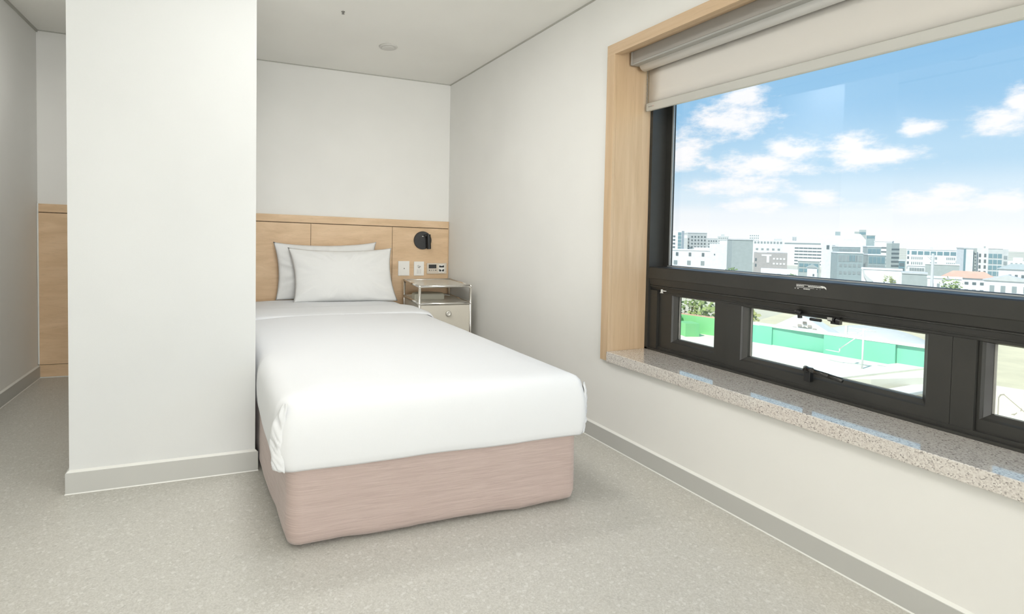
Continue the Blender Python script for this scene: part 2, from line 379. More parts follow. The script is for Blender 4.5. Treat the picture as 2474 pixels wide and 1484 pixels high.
# ------------------------------------------------------------------ oak wall panelling
TOPZ = lambda x: 1.253 - (x + 1.164)*0.0245
GRZ = lambda x: TOPZ(x) - .0615
def panelling(root, x0, x1, splits, t=.016, kick=False):
    f = lambda x: BY(x) - t
    g = .0034
    bm = B(); prism(bm, [(x0, BY(x0)), (x1, BY(x1)), (x1, BY(x1)-t+.006), (x0, BY(x0)-t+.006)], .0, lambda x, y: TOPZ(x)-.004)
    obj('backing', bm, M_groove, root)
    bm = B(); prism(bm, [(x0, BY(x0)-.002), (x1, BY(x1)-.002), (x1, f(x1)), (x0, f(x0))], lambda x, y: GRZ(x)+g, lambda x, y: TOPZ(x)); obj('top_rail', bm, M_woodX, root)
    xs = [x0]+splits+[x1]
    zlo = .096 if kick else .0
    for a, b in zip(xs, xs[1:]):
        a2 = a + (g*.6 if a != x0 else 0); b2 = b - (g*.6 if b != x1 else 0)
        bm = B(); prism(bm, [(a2, BY(a2)-.002), (b2, BY(b2)-.002), (b2, f(b2)), (a2, f(a2))], zlo, lambda x, y: GRZ(x)-g); obj('panel', bm, M_woodX, root)
    if kick:
        bm = B(); prism(bm, [(x0, BY(x0)-.002), (x1, BY(x1)-.002), (x1, f(x1)), (x0, f(x0))], .006, .092); obj('kick_board', bm, M_woodX, root)
        bm = B(); prism(bm, [(x0, BY(x0)-.002), (x1, BY(x1)-.002), (x1, f(x1)-.003), (x0, f(x0)-.003)], 0, .005); obj('floor_seal', bm, M_caulk, root)
    if x0 < 0:
        bm = B(); box(bm, x0-.006, x0+.002, f(x0)-.004, BY(x0), .1, TOPZ(x0)+.002); obj('edge_strip', bm, M_caulk, root)
    else:
        bm = B(); box(bm, x1-.002, x1+.004, f(x1)-.003, BY(x1), 0, TOPZ(x1)); obj('edge_strip', bm, M_woodZ, root)
t = thing('wall_panelling', 'pale oak headboard panelling behind the bed with two upright grooves', 'wall panelling', (0, 0, 0))
panelling(t, .128, 1.906, [.749, 1.415])
t = thing('wall_panelling', 'oak wall panelling at the end of the narrow corridor left of the white partition', 'wall panelling', (0, 0, 0))
panelling(t, -1.138, -.547, [], kick=True)

# ------------------------------------------------------------------ bed
def rpoly(pts, r, nside=24, ncor=8):
    """rounded polygon (counter-clockwise) -> list of (x, y, nx, ny, corner_index_or_-1)"""
    out = []; n = len(pts)
    rr = r if isinstance(r, (list, tuple)) else [r]*n
    P = [Vector(p) for p in pts]; arcs = []
    for i in range(n):
        a, b, c = P[i-1], P[i], P[(i+1) % n]; d1 = (a-b).normalized(); d2 = (c-b).normalized()
        ang = d1.angle(d2); L = rr[i]/math.tan(ang/2); s = b+d1*L; e = b+d2*L
        cen = b + (d1+d2).normalized()*(rr[i]/math.sin(ang/2)); arcs.append((s, e, cen))
    for i in range(n):
        s, e, cen = arcs[i]; v0 = s-cen; v1 = e-cen; a0 = math.atan2(v0.y, v0.x); da = (math.atan2(v1.y, v1.x)-a0+PI) % (2*PI)-PI
        for k in range(ncor+1):
            a = a0+da*k/ncor; out.append((cen.x+math.cos(a)*rr[i], cen.y+math.sin(a)*rr[i], math.cos(a), math.sin(a), i))
        ns = arcs[(i+1) % n][0]; dn = (ns-e); nn = Vector((dn.y, -dn.x)).normalized()
        for k in range(1, nside):
            q = e+dn*k/nside; out.append((q.x, q.y, nn.x, nn.y, -1))
    return out
def insetp(pts, o):
    P = [Vector(p) for p in pts]; n = len(P); L = []
    for i in range(n):
        a, b = P[i], P[(i+1) % n]; d = (b-a).normalized(); L.append((a+Vector((-d.y, d.x))*o, d))
    out = []
    for i in range(n):
        (a, d), (b, e) = L[i-1], L[i]; den = d.x*e.y-d.y*e.x
        if abs(den) < 1e-4: out.append(b.copy()); continue
        k = ((b-a).x*e.y-(b-a).y*e.x)/den; out.append(a+d*k)
    return out
def loft(bm, rings, cap0=True, cap1=True):
    V = [[bm.verts.new(p) for p in r] for r in rings]; n = len(V[0])
    for a, b in zip(V, V[1:]):
        for i in range(n): bm.faces.new((a[i], a[(i+1) % n], b[(i+1) % n], b[i]))
    if cap0: bm.faces.new(V[0])
    if cap1: bm.faces.new(V[-1])
bed = thing('bed', 'single bed with a dusty pink fabric skirt standing against the oak panelling', 'bed', (.8, 3.0, 0))
def loc_(o): o.location = (-.8, -3.0, 0); return o
SK = [(.241, 1.826), (1.393, 1.760), (1.398, 4.26), (.180, 4.405), (.2085, 2.5)]
prs = rpoly(SK, [.055, .05, .03, .03, .5], 60, 12)
bm = B(); rings = []
for j in range(19):
    z = .014 + (.292-.014)*j/18; f = 1 - j/18; ring = []
    for i, (x, y, nx, ny, ci) in enumerate(prs):
        w = noise.noise(Vector((x*5.5, y*5.5, z*3+2)))*.006*f + noise.noise(Vector((x*16, y*16, z*9)))*.0016
        flare = .004*f*f - .010*max(0, 1-j/2.2)*1
        zz = z
        if j == 0: zz = .016 + noise.noise(Vector((x*4, y*4, 7)))*.007 + noise.noise(Vector((x*13, y*13, 3)))*.003
        ring.append((x+nx*(w+flare), y+ny*(w+flare), zz))
    rings.append(ring)
rings = [[(x-.0, y, z) for x, y, z in r] for r in rings]
loft(bm, rings); loc_(obj('bed_skirt', bm, M_skirt, bed, True))
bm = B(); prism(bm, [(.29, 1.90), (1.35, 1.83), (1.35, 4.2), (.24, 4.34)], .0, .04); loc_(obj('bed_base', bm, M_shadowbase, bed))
MT = [(.262, 1.850), (1.378, 1.783), (1.384, 4.25), (.215, 4.385), (.240, 2.5)]
prs = rpoly(MT, [.05, .05, .03, .03, .5], 10, 6)
bm = B(); loft(bm, [[(x-nx*o, y-ny*o, z) for x, y, nx, ny, c in prs] for o, z in ((.02, .293), (.0, .31), (0, .48), (.02, .50))]); loc_(obj('mattress', bm, M_linen, bed, True))

# duvet
DV = [(.2065, 1.8165), (1.402, 1.747), (1.402, 4.262), (.180, 4.408), (.2090, 2.5)]
DVR = [.066, .03, .03, .03, .5]
prs = rpoly(DV, DVR, 90, 14)
prof = [(-.020, .300), (-.010, .286), (.001, .281), (.008, .290), (.011, .31), (.014, .34), (.0155, .37), (.0155, .40), (.0135, .43), (.010, .458), (.004, .482), (-.006, .502), (-.020, .517), (-.040, .526), (-.065, .531), (-.095, .5335)]
cenx, ceny = .80, 3.05
def seam(x, y):
    """distance to the two foot corners"""
    return min(math.hypot(x-.226, y-1.815), math.hypot(x-1.402, y-1.747))
bm = B(); rings = []
for o, z in prof:
    ring = []
    for x, y, nx, ny, ci in rpoly(insetp(DV, -o), [max(.012, q_+o*.8) for q_ in DVR], 90, 14):
        d = seam(x, y); g = math.exp(-(d/.05)**2)
        oo = noise.noise(Vector((x*3, y*3, z*4)))*.004 + noise.noise(Vector((x*11, y*11, z*9)))*.0010
        oo += g*noise.noise(Vector((x*30, y*30, z*55)))*.005
        zz = z
        if z < .33: zz += noise.noise(Vector((x*3.2, y*3.2, 1.5)))*.008*(.33-z)/.05
        # hem of the long side pulls up a little behind the foot corner
        if o > -.011 and z < .33 and ny > -.6 and x < .8: zz -= .0
        ring.append((x+nx*oo, y+ny*oo, zz))
    rings.append(ring)
def topz(px, py):
    e = min(px-.22, 1.41-px, py-1.80)
    return .5335 + .010*(1-math.exp(-max(0, e-.07)/.12)) + noise.noise(Vector((px*2.5, py*2.5, 4)))*.003*min(1, max(0, (e-.08)/.1))
prs2 = rpoly(insetp(DV, .095), [.012, .012, .012, .012, .4], 90, 14)
for k in range(1, 25):
    f = k/24.5; ring = []
    for bx, by, nx, ny, ci in prs2:
        px, py = bx*(1-f)+.80*f, by*(1-f)+min(3.72, max(2.33, by))*f
        ring.append((px, py, topz(px, py)))
    rings.append(ring)
loft(bm, rings, cap0=False); bmesh.ops.remove_doubles(bm, verts=bm.verts, dist=.0002)
duvet = tag(obj('duvet', bm, M_linen, None, True), 'smooth white duvet tucked over the bed, hanging over the pink skirt', 'duvet')
# turned-down sheet band across the head end
def band(y0, y1, th, zlow_l, zlow_r, lift):
    bm = B(); rows = []
    for j in range(15):
        f = j/14; row = []
        for i in range(81):
            s = i/80
            # cross-section across the bed: left side up, over, right side down
            xl = .206 - .0135*((y0+y1)/2-2.5)/1.0*.9; xr = 1.408
            if s < .12:
                q = s/.12; x = xl - .014*math.sin(q*PI/2+.4) + .006*q; z = zlow_l + (.512-zlow_l)*q; nx, nz = -1, .15
            elif s > .88:
                q = (1-s)/.12; x = xr + .014*math.sin(q*PI/2+.4) - .006*q; z = zlow_r + (.512-zlow_r)*q; nx, nz = 1, .15
            else:
                q = (s-.12)/.76; x = xl-.004 + (xr-xl+.008)*q; e = min(q, 1-q)*(xr-xl); z = .512 + .027*(1-math.exp(-e/.035)); k = math.exp(-e/.04); nx = (-k if q < .5 else k); nz = 1
            y = y0 + (y1-y0)*f - .10*(s-.5) + noise.noise(Vector((s*7, f*.2, 2.2)))*.012*(1-f)
            if s < .14: y -= (1-s/.14)*.05
            t_ = th*math.sin(min(1, f*5+.02)*PI/2)*math.sin(min(1, (1-f)*3)*PI/2)+.002
            w = noise.noise(Vector((x*6, y*14, 3)))*.0015
            row.append(bm.verts.new((x+nx*(t_+w), y, z+nz*(t_+w)*(1 if abs(nx) < .9 else .3))))
        rows.append(row)
    for a, b in zip(rows, rows[1:]):
        for i in range(80): bm.faces.new((a[i], a[i+1], b[i+1], b[i]))
    # rounded front lip that turns under
    lip = [bm.verts.new((v.co.x*.999+.0008, v.co.y+.004, v.co.z-.010)) for v in rows[0]]
    for i in range(80): bm.faces.new((rows[0][i], lip[i], lip[i+1], rows[0][i+1]))
    return bm
obj('turned_down_sheet', band(3.42, 3.86, .011, .40, .40, 0), M_linen, duvet, True)
# gathered fabric folds at the two foot corners
def fold(p0, p1, out, side, w=.028, seed=1.0, bow0=0.0):
    """pleated strip running down the corner: p0 top, p1 bottom"""
    bm = B(); rows = []; p0, p1 = Vector(p0), Vector(p1); out = Vector(out).normalized(); side = Vector(side).normalized()
    for j in range(61):
        f = j/60; c = p0.lerp(p1, f) + out*bow0*math.sin(PI*min(1, .12+f*.8))**.7; width = w*(.35+1.1*math.sin(min(1, f*1.6)*PI/2))*(1-.25*f); row = []
        bow = math.sin(f*PI)*.008
        for i in range(13):
            s = i/12
            h = math.sin(s*PI)**.6*.010*(.4+math.sin(min(1, f*3)*PI/2))*(1 if f < .96 else (1-f)/.04)
            pl = noise.noise(Vector((s*2.2+f*3.0, f*17+s*5, seed)))*.010*math.sin(s*PI)
            cr_ = noise.noise(Vector((s*3, f*7, seed+4)))*.005
            row.append(bm.verts.new(c + side*(width*s + bow) + out*(h+pl+cr_ - .002)))
        rows.append(row)
    for a, b in zip(rows, rows[1:]):
        for i in range(12): bm.faces.new((a[i], a[i+1], b[i+1], b[i]))
    # close behind
    return bm
obj('corner_fold', fold((.236, 1.8075, .516), (.2290, 1.8115, .281), (-.75, -.66, .0), (-.66, .75, 0), .050, 1.3), M_linen, duvet, True)
obj('corner_fold', fold((1.389, 1.746, .498), (1.389, 1.747, .285), (.88, -.48, 0), (.40, .92, 0), .034, 6.1, .013), M_linen, duvet, True)

# ------------------------------------------------------------------ pillows
def pillow(name, TL, TR, BL, BR, T, label, seed):
    TL, TR, BL, BR = map(Vector, (TL, TR, BL, BR)); bm = B(); nu, nv = 56, 36
    nrm = (TR-TL).cross(TL-BL).normalized()
    if nrm.y > 0: nrm = -nrm
    sheets = []
    for sgn in (1, -1):
        g = []
        for j in range(nv+1):
            v = j/nv*2-1; row = []
            for i in range(nu+1):
                u = i/nu*2-1
                # pinch: edges bow inwards between pointed corners
                uu = u*(1-.080*(1-v*v)); vv = v*(1-(.14 if v > 0 else .035)*(1-u*u)**.8)
                a, b = (uu+1)/2, (vv+1)/2
                p = (BL*(1-a)+BR*a)*(1-b)+(TL*(1-a)+TR*a)*b
                th = T/2*((1-abs(u)**2.6)*(1-abs(v)**2.6))**.55
                if v < 0: th *= 1+.12*(-v)
                edge = max(abs(u), abs(v)); e = max(0, (edge-.45)/.55)*(1-edge**8)
                ang = math.atan2(v*.55, u)
                wr = noise.noise(Vector((ang*7.5+seed, edge*1.8, seed*3)))*.030*e + noise.noise(Vector((ang*17+seed, edge*3, seed)))*.011*e
                wr += noise.noise(Vector((u*1.7, v*1.7, seed)))*.006*(1-edge)
                if sgn == -1: wr *= .3
                row.append(bm.verts.new(p + nrm*(sgn*th + (wr if sgn == 1 else -wr))))
            g.append(row)
        for a, b in zip(g, g[1:]):
            for i in range(nu): bm.faces.new((a[i], a[i+1], b[i+1], b[i]))
        sheets.append(g)
    bmesh.ops.remove_doubles(bm, verts=bm.verts, dist=.0006)
    return tag(obj(name, bm, M_pillow, None, True), label, 'pillow', 'pillows on the bed')
pillow('pillow', (.450, 4.322, .995), (1.257, 4.226, 1.000), (.468, 4.305, .538), (1.26, 4.210, .538), .11, 'white pillow at the back, leaning on the oak panelling, mostly hidden by the other pillow', 1.7)
pillow('pillow', (.549, 4.235, .955), (1.359, 4.139, .955), (.576, 4.105, .538), (1.374, 4.011, .538), .14, 'white pillow in front, leaning on the pillow behind it', 5.2)

# ------------------------------------------------------------------ bedside cabinet (chrome tubes, ball joints, beige steel panels)
ns = thing('nightstand', 'beige steel bedside cabinet with chrome tube frame and ball joints, right of the bed', 'nightstand', (1.436, 3.690, 0), R(-7))
w_, d_ = .400, .520; r_ = .0105
Z4 = [.03, .235, .553, .683]
def tube(p, q): bm = B(); cyl(bm, p, q, r_, 14); return obj('frame_tube', bm, M_chrome, ns, True)
for x in (0, w_):
    for y in (0, d_):
        tube((x, y, Z4[0]), (x, y, Z4[3]))
for z in (Z4[1], Z4[2], Z4[3]):
    tube((0, 0, z), (w_, 0, z)); tube((0, d_, z), (w_, d_, z)); tube((0, 0, z), (0, d_, z)); tube((w_, 0, z), (w_, d_, z))
for x in (0, w_):
    for y in (0, d_):
        for z in (Z4[1], Z4[2], Z4[3]):
            bm = B(); sph(bm, (x, y, z), .0130, 18); obj('ball_joint', bm, M_chrome, ns, True)
        bm = B(); cyl(bm, (x, y, 0), (x, y, .03), .014, 14, .012); obj('foot', bm, M_black, ns, True)
e = .009
bm = B(); box(bm, e, w_-e, e, d_-e, Z4[3]-.004, Z4[3]+.003, bev=.001); obj('top_panel', bm, M_lac, ns)
bm = B(); box(bm, e, w_-e, e, d_-e, Z4[2]-.004, Z4[2]+.003, bev=.001); obj('shelf', bm, M_lac, ns)
bm = B(); box(bm, e, w_-e, e, d_-e, Z4[1]-.004, Z4[1]+.003, bev=.001); obj('bottom_panel', bm, M_lac, ns)
bm = B(); box(bm, -.003, .003, e, d_-e, Z4[1]+e, Z4[2]-e); obj('side_panel', bm, M_lac, ns)
bm = B(); box(bm, w_-.003, w_+.003, e, d_-e, Z4[1]+e, Z4[2]-e); obj('side_panel', bm, M_lac, ns)
bm = B(); box(bm, e, w_-e, d_-.003, d_+.003, Z4[1]+e, Z4[2]-e); obj('back_panel', bm, M_lac, ns)
bm = B(); box(bm, e+.001, w_-e-.001, -.004, .004, Z4[1]+e+.002, Z4[2]-e-.003, bev=.001); dr = obj('door', bm, M_lac, ns)
bm = B(); lathe(bm, [(.010, 0), (.010, .006), (.0205, .009), (.0215, .015), (.018, .018), (.012, .0165), (.001, .0165)], (.222, -.004, .478), (0, -1, 0), 28); obj('knob', bm, M_knob, dr, True)

bm = B()   # low box on the shelf: straight front, curved back edge
pts = [(-.118, -.045), (-.105, -.060), (.118, -.060), (.125, -.05), (.125, .02)] + [(.125*math.cos(a), .02+.085*math.sin(a)) for a in [PI*k/16 for k in range(1, 16)]] + [(-.125, .02)]
prism(bm, pts, 0, .043); es = [e_ for e_ in bm.edges if all(abs(v.co.z-.043) < 1e-6 for v in e_.verts)]
bmesh.ops.bevel(bm, geom=es, offset=.006, segments=3, affect='EDGES')
dv = tag(obj('bedside_box', bm, M_dev, None), 'low warm grey plastic box with a curved back on the open nightstand shelf', 'box')
dv.location = (1.612, 3.965, .556); dv.rotation_euler = (0, 0, R(-8))
bm = B(); cyl(bm, (.122, .03, .018), (.165, .055, .019), .0028, 8); cyl(bm, (.165, .055, .019), (.205, .070, .012), .0028, 8); obj('cable', bm, M_plate, dv, True)

# ------------------------------------------------------------------ things fixed to the panelling
WA = -math.atan(.1164)                # direction of the wall
def onwall(x, z, off=.016): return (x, BY(x)-off, z)
lp = thing('wall_lamp', 'small black reading lamp with a round plate and a swivel tube on the oak panelling', 'lamp', onwall(1.676, 1.015), WA)
bm = B(); lathe(bm, [(.077, 0), (.077, .014), (.075, .018), (.001, .018)], (0, 0, 0), (0, -1, 0), 48); obj('wall_plate', bm, M_black, lp, False)
bm = B(); cyl(bm, (.012, -.016, .040), (.012, -.052, .040), .008, 14); cyl(bm, (.012, -.046, .040), (.044, -.046, .040), .007, 14); obj('swivel_arm', bm, M_black, lp, True)
bm = B(); cyl(bm, (.040, -.050, .052), (.046, -.050, -.072), .0175, 28); obj('lamp_head', bm, M_black, lp)
bm = B(); box(bm, -.008, .012, -.0215, -.018, .032, .037); obj('switch', bm, M_chrome, lp)

def plate(name, label, x0, x1, z0, z1, m, cat, t_=.008):
    w2 = (x1-x0)/2; h2 = (z1-z0)/2
    o = thing(name, label, cat, onwall((x0+x1)/2, (z0+z1)/2), WA)
    bm = B(); box(bm, -w2, w2, -t_, .0, -h2, h2, bev=.0018); obj('cover_plate', bm, m, o)
    return o
o = plate('light_switch', 'plain white wall switch plate with a tiny centre dot, nearest the pillows', 1.467, 1.565, .714, .838, M_plate, 'switch')
bm = B(); box(bm, -.040, .040, -.0095, -.008, -.054, .054, bev=.0006); obj('rocker', bm, M_plate, o)
bm = B(); cyl(bm, (.003, -.0094, -.001), (.003, -.0102, -.001), .005, 14); obj('indicator', bm, M_greyprint, o)
o = plate('keypad_switch', 'white wall plate with small grey symbols, between the plain switch and the beige panel', 1.603, 1.692, .713, .834, M_plate, 'switch')
bm = B()
for i, (x, z, a, b) in enumerate([(-.012, .022, .005, .002), (-.004, .027, .002, .004), (.006, .020, .006, .002), (0, .012, .004, .006), (-.009, .008, .005, .0015), (.012, .016, .002, .005), (.003, .006, .005, .002)]):
    box(bm, x-a, x+a, -.0090, -.0079, z-b, z+b)
obj('symbol', bm, M_greyprint, o)
for ix in range(3):
    for iz in range(4):
        bm = B(); box(bm, -.017+ix*.014, -.010+ix*.014, -.0090, -.0079, -.012-iz*.009, -.0085-iz*.009); obj('key_mark', bm, M_lip, o)
o = plate('control_panel', 'beige bedside control panel with dark display and black sockets, next to the corner', 1.716, 1.892, .728, .820, M_beige, 'control panel', .010)
bm = B(); box(bm, -.072, -.004, -.0115, -.010, .001, .034); obj('display', bm, M_black, o)
for k in range(4):
    bm = B(); cyl(bm, (-.065+k*.0188, -.0095, -.015), (-.065+k*.0188, -.0118, -.015), .0046, 12); obj('button', bm, M_black if k in (0, 3) else M_greyprint, o)
bm = B(); box(bm, .016, .070, -.0115, -.010, -.034, .034, bev=.0004); obj('socket_surround', bm, M_plate, o)
bm = B()
prism_pts = [(.021, .027), (.043, .022), (.065, .028), (.065, .009), (.021, .009)]
def poly_y(bm, pts, y0, y1):
    a = [bm.verts.new((x, y0, z)) for x, z in pts]; b = [bm.verts.new((x, y1, z)) for x, z in pts]; bm.faces.new(a); bm.faces.new(b)
    for i in range(len(pts)): bm.faces.new((a[i], a[(i+1) % len(pts)], b[(i+1) % len(pts)], b[i]))
poly_y(bm, prism_pts, -.0123, -.011); obj('socket', bm, M_black, o)
bm = B(); poly_y(bm, [(.021, -.004), (.040, -.013), (.041, -.025), (.021, -.026)], -.0123, -.011); poly_y(bm, [(.065, -.004), (.047, -.013), (.046, -.025), (.065, -.026)], -.0123, -.011); obj('socket', bm, M_black, o)

# ------------------------------------------------------------------ ceiling fittings
cl_ = thing('smoke_detector', 'round pale grey flush detector on the ceiling above the bed', 'detector', (1.155, 3.64, CZ(1.155)))
bm = B(); lathe(bm, [(.066, 0), (.066, -.004), (.061, -.009), (.052, -.010)], (0, 0, .001)); obj('rim', bm, M_cap, cl_, True)
bm = B(); lathe(bm, [(.045, 0), (.045, -.013), (.038, -.016), (.001, -.017)], (0, 0, .001)); obj('cover', bm, M_cap, cl_, True)
spk = thing('ceiling_speaker', 'round pale ceiling fitting near the left wall, seen only mirrored in the window pane', 'ceiling fitting', (-.75, 2.25, CZ(-.75)))
bm = B(); lathe(bm, [(.075, 0), (.075, -.005), (.068, -.012), (.05, -.013), (.04, -.020), (.001, -.021)], (0, 0, .001)); obj('cover', bm, M_greyprint, spk, True)
sp_ = thing('sprinkler', 'tiny grey sprinkler head on the ceiling at the top edge of the photo', 'sprinkler', (.733, 3.213, CZ(.733)))
bm = B(); lathe(bm, [(.011, 0), (.011, -.003), (.006, -.004), (.005, -.012), (.009, -.013), (.009, -.0145), (.001, -.0145)], (0, 0, 0), seg=16); obj('sprinkler_head', bm, M_greyprint, sp_, True)
ul = thing('added_uplighter', 'slim white floor lamp added as fill, unseen behind the viewer', 'lamp', (.35, -.55, 0))  # invented lamp that houses the upward fill
bm = B(); lathe(bm, [(.13, 0), (.13, .012), (.02, .02)], (0, 0, 0)); obj('base', bm, M_cap, ul, True)
bm = B(); cyl(bm, (0, 0, .015), (0, 0, 1.56), .012, 12); obj('pole', bm, M_cap, ul, True)
bm = B(); lathe(bm, [(.02, 1.55), (.12, 1.58), (.225, 1.645), (.22, 1.65), (.12, 1.59), (.03, 1.565)], (0, 0, 0)); obj('lamp_bowl', bm, M_cap, ul, True)
for (x, y, sx, sy, where, where2) in ((.52, 2.64, .50, .22, 'oblong', 'over the middle of the bed'), (.50, 1.72, .74, .54, 'wider oblong', 'over the foot of the bed'), (-.86, 3.25, .44, .54, 'small', 'in the corridor')):  # unseen fixtures added around the ceiling fill lights
    f = thing('added_ceiling_light', f'{where} frosted ceiling light panel {where2}, added out of view as fill', 'ceiling light', (x, y, CZ(x)))
    bm = B(); h = .07
    for a in ((-sx/2-.02, -sx/2, -sy/2-.02, sy/2+.02), (sx/2, sx/2+.02, -sy/2-.02, sy/2+.02), (-sx/2, sx/2, -sy/2-.02, -sy/2), (-sx/2, sx/2, sy/2, sy/2+.02)): box(bm, *a, -h, .03)
    obj('light_frame', bm, M_cap, f)
    bm = B(); box(bm, -sx/2, sx/2, -sy/2, sy/2, -.012, -.004); obj('light_panel', bm, M_diff, f)

# ------------------------------------------------------------------ window: oak lining, granite sill
CX0 = 1.895       # face of the casing
bm = B(); box(bm, WX+.001, 2.145, OY1, OY1+.0195, OZ0+.0, OZ1+.03); box(bm, CX0, WX+.001, OY1, OY1+.055, OZ0, OZ1-.002, bev=.0012)
cas = thing('window_lining', 'pale oak lining and casing around the long window', 'window lining', (0, 0, 0))
cas['kind'] = 'structure'
obj('side_lining', bm, M_woodZ, cas)
bm = B(); box(bm, CX0, WX+.001, OY0-.055, OY1+.055, OZ1-.002, OZ1+.052, bev=.0012); box(bm, WX+.001, 1.935, OY0, OY1, OZ1-.002, OZ1+.033)
box(bm, 1.935, 2.145, OY0, OY1, OZ1+.016, OZ1+.033)
obj('head_lining', bm, M_woodY, cas)
bm = B(); box(bm, WX+.001, 2.145, OY0-.0195, OY0, OZ0, OZ1+.03); box(bm, CX0, WX+.001, OY0-.055, OY0, OZ0, OZ1-.002, bev=.0012); obj('side_lining', bm, M_woodZ, cas)
bm = B(); box(bm, CX0-.008, 2.22, OY0, OY1-.0005, OZ0-.002, .490, bev=.0025)
sill = tag(obj('window_sill', bm, M_granite, None), 'speckled pinkish grey granite window sill under the black window', 'window sill', kind='structure')

# ------------------------------------------------------------------ window_1: charcoal aluminium frame
win = bpy.data.objects.new('window_1', None); C.objects.link(win); win['kind'] = 'structure'; win['label'] = 'long charcoal aluminium window with one fixed pane above and three small sashes below'; win['category'] = 'window'
GX = 2.24; LGX = 2.20
TZ0, TZ1 = .785, .932
bm = B()   # outer frame
box(bm, 2.14, 2.262, 2.172, OY1, .49, OZ1)                    # jamb front
box(bm, 2.236, 2.262, 2.135, 2.172, TZ1-.02, OZ1)              # stepped jamb by the big pane
box(bm, 2.150, 2.262, 2.120, 2.172, .49, TZ0+.02)             # lower jamb post
box(bm, 2.14, 2.262, OY0, OY0+.03, .49, OZ1); box(bm, 2.14, 2.262, OY0, OY1, OZ1-.03, OZ1+.03)
box(bm, 2.14, 2.262, OY0, OY1, .488, .500); box(bm, 2.158, 2.262, OY0, OY1, .498, .512)
obj('outer_frame', bm, M_frame, win)
bm = B()   # transom box: profile in X,Z extruded along Y
prof = [(2.262, .934), (2.238, .934), (2.232, .928), (2.148, .9265), (2.141, .922), (2.139, .868), (2.142, .864), (2.150, .832), (2.152, .8295), (2.148, .8285), (2.148, .8245), (2.152, .823), (2.160, .806), (2.164, .8055), (2.164, .800), (2.168, .7985), (2.168, .789), (2.176, .786), (2.262, .786)]
a = [bm.verts.new((x, 2.1715, z)) for x, z in prof]; b = [bm.verts.new((x, OY0+.03, z)) for x, z in prof]
bm.faces.new(a); bm.faces.new(b)
for i in range(len(prof)): bm.faces.new((a[i], a[(i+1) % len(prof)], b[(i+1) % len(prof)], b[i]))
obj('transom', bm, M_frame, win)
bm = B(); box(bm, 2.2285, 2.2345, OY0+.03, 2.135, .9283, .9325); box(bm, 2.237, 2.241, 2.1255, 2.1355, .934, 1.99); obj('glazing_strip', bm, M_gasketglint, win)  # transom strip imitates the silver sky highlight by its colour
bm = B(); box(bm, GX, GX+.006, OY0+.03, 2.136, .930, OZ1-.01); obj('glass_pane', bm, M_glass, win)
def sash(y1, y0, py1, py0, ex):
    """sash frame from y1 (left) down to y0 with glass opening py1..py0"""
    z0, z1, g0, g1 = .508, .790, .566, .7815
    bm = B()
    def ring(x, Y1, Y0, Z0, Z1): return [bm.verts.new(p) for p in ((x, Y1, Z0), (x, Y0, Z0), (x, Y0, Z1), (x, Y1, Z1))]
    d = .014
    rr = [ring(2.235, y1, y0, z0, z1), ring(ex, y1, y0, z0, z1), ring(ex, py1+d+.004, py0-d-.004, g0-d-.004, g1+.006), ring(ex+.006, py1+d, py0-d, g0-d, g1+.005), ring(ex+.009, py1+d*.9, py0-d*.9, g0-d*.9, g1+.004), ring(ex+.022, py1, py0, g0, g1), ring(LGX+.012, py1, py0, g0, g1)]
    for p, q in zip(rr, rr[1:]):
        for i in range(4): bm.faces.new((p[i], p[(i+1) % 4], q[(i+1) % 4], q[i]))
    s = obj('sash', bm, M_frame, win)
    bm = B(); box(bm, LGX, LGX+.006, py0-.004, py1+.004, g0-.006, g1+.006); obj('glass_pane', bm, M_glass2, s)
    bm = B(); box(bm, LGX-.002, LGX, py1-.006, py1+.004, g0, g1); box(bm, LGX-.002, LGX, py0, py1, g0-.002, g0+.0018); obj('glazing_strip', bm, M_lip, s)
    return s
s1 = sash(2.118, 1.722, 2.020, 1.806, 2.166)
s2 = sash(1.720, .926, 1.632, 1.006, 2.160)
s3 = sash(.868, .10, .842, .18, 2.172)
s4 = sash(.098, -1.0, .03, -.93, 2.160)
bm = B(); box(bm, 2.160, 2.235, .869, .925, .508, .79); obj('mullion', bm, M_frame, win)
# handle on the middle sash
bm = B(); box(bm, 2.138, 2.161, 1.338, 1.362, .535, .590, bev=.003); hb = obj('handle_base', bm, M_black, s2)
bm = B(); 
pts_ = [(2.134, 1.352, .590), (2.112, 1.330, .592), (2.104, 1.30, .590), (2.104, 1.25, .586), (2.106, 1.205, .581)]
for p, q in zip(pts_, pts_[1:]): cyl(bm, p, q, .0085, 14)
for p in pts_[1:-1]: sph(bm, p, .0085, 14)
cyl(bm, (2.150, 1.352, .575), (2.130, 1.352, .583), .009, 12); obj('handle', bm, M_handle, s2, True)
# stay mechanism under the transom
bm = B(); 
cyl(bm, (2.150, 1.405, .800), (2.150, 1.385, .795), .010, 14); cyl(bm, (2.158, 1.398, .80), (2.158, 1.396, .775), .008, 12)
box(bm, 2.146, 2.152, 1.262, 1.39, .7885, .7945); box(bm, 2.148, 2.158, 1.312, 1.355, .7725, .784, bev=.003)
cyl(bm, (2.150, 1.285, .792), (2.150, 1.262, .7885), .0105, 14); cyl(bm, (2.150, 1.258, .7885), (2.150, 1.243, .7855), .009, 12); box(bm, 2.152, 2.17, 1.25, 1.28, .772, .80)
obj('latch', bm, M_black, win)
bm = B(); cyl(bm, (2.148, 1.404, .801), (2.1465, 1.402, .8005), .006, 10); box(bm, 2.1385, 2.141, 1.268, 1.284, .786, .797); obj('screw', bm, M_lip, win)
# small white clip at the left end
bm = B(); box(bm, 2.1395, 2.148, 2.0815, 2.0865, .797, .815); box(bm, 2.1395, 2.148, 2.058, 2.0825, .8065, .8100); box(bm, 2.1395, 2.148, 2.078, 2.092, .796, .7985); obj('white_clip', bm, M_whiteprint, win)
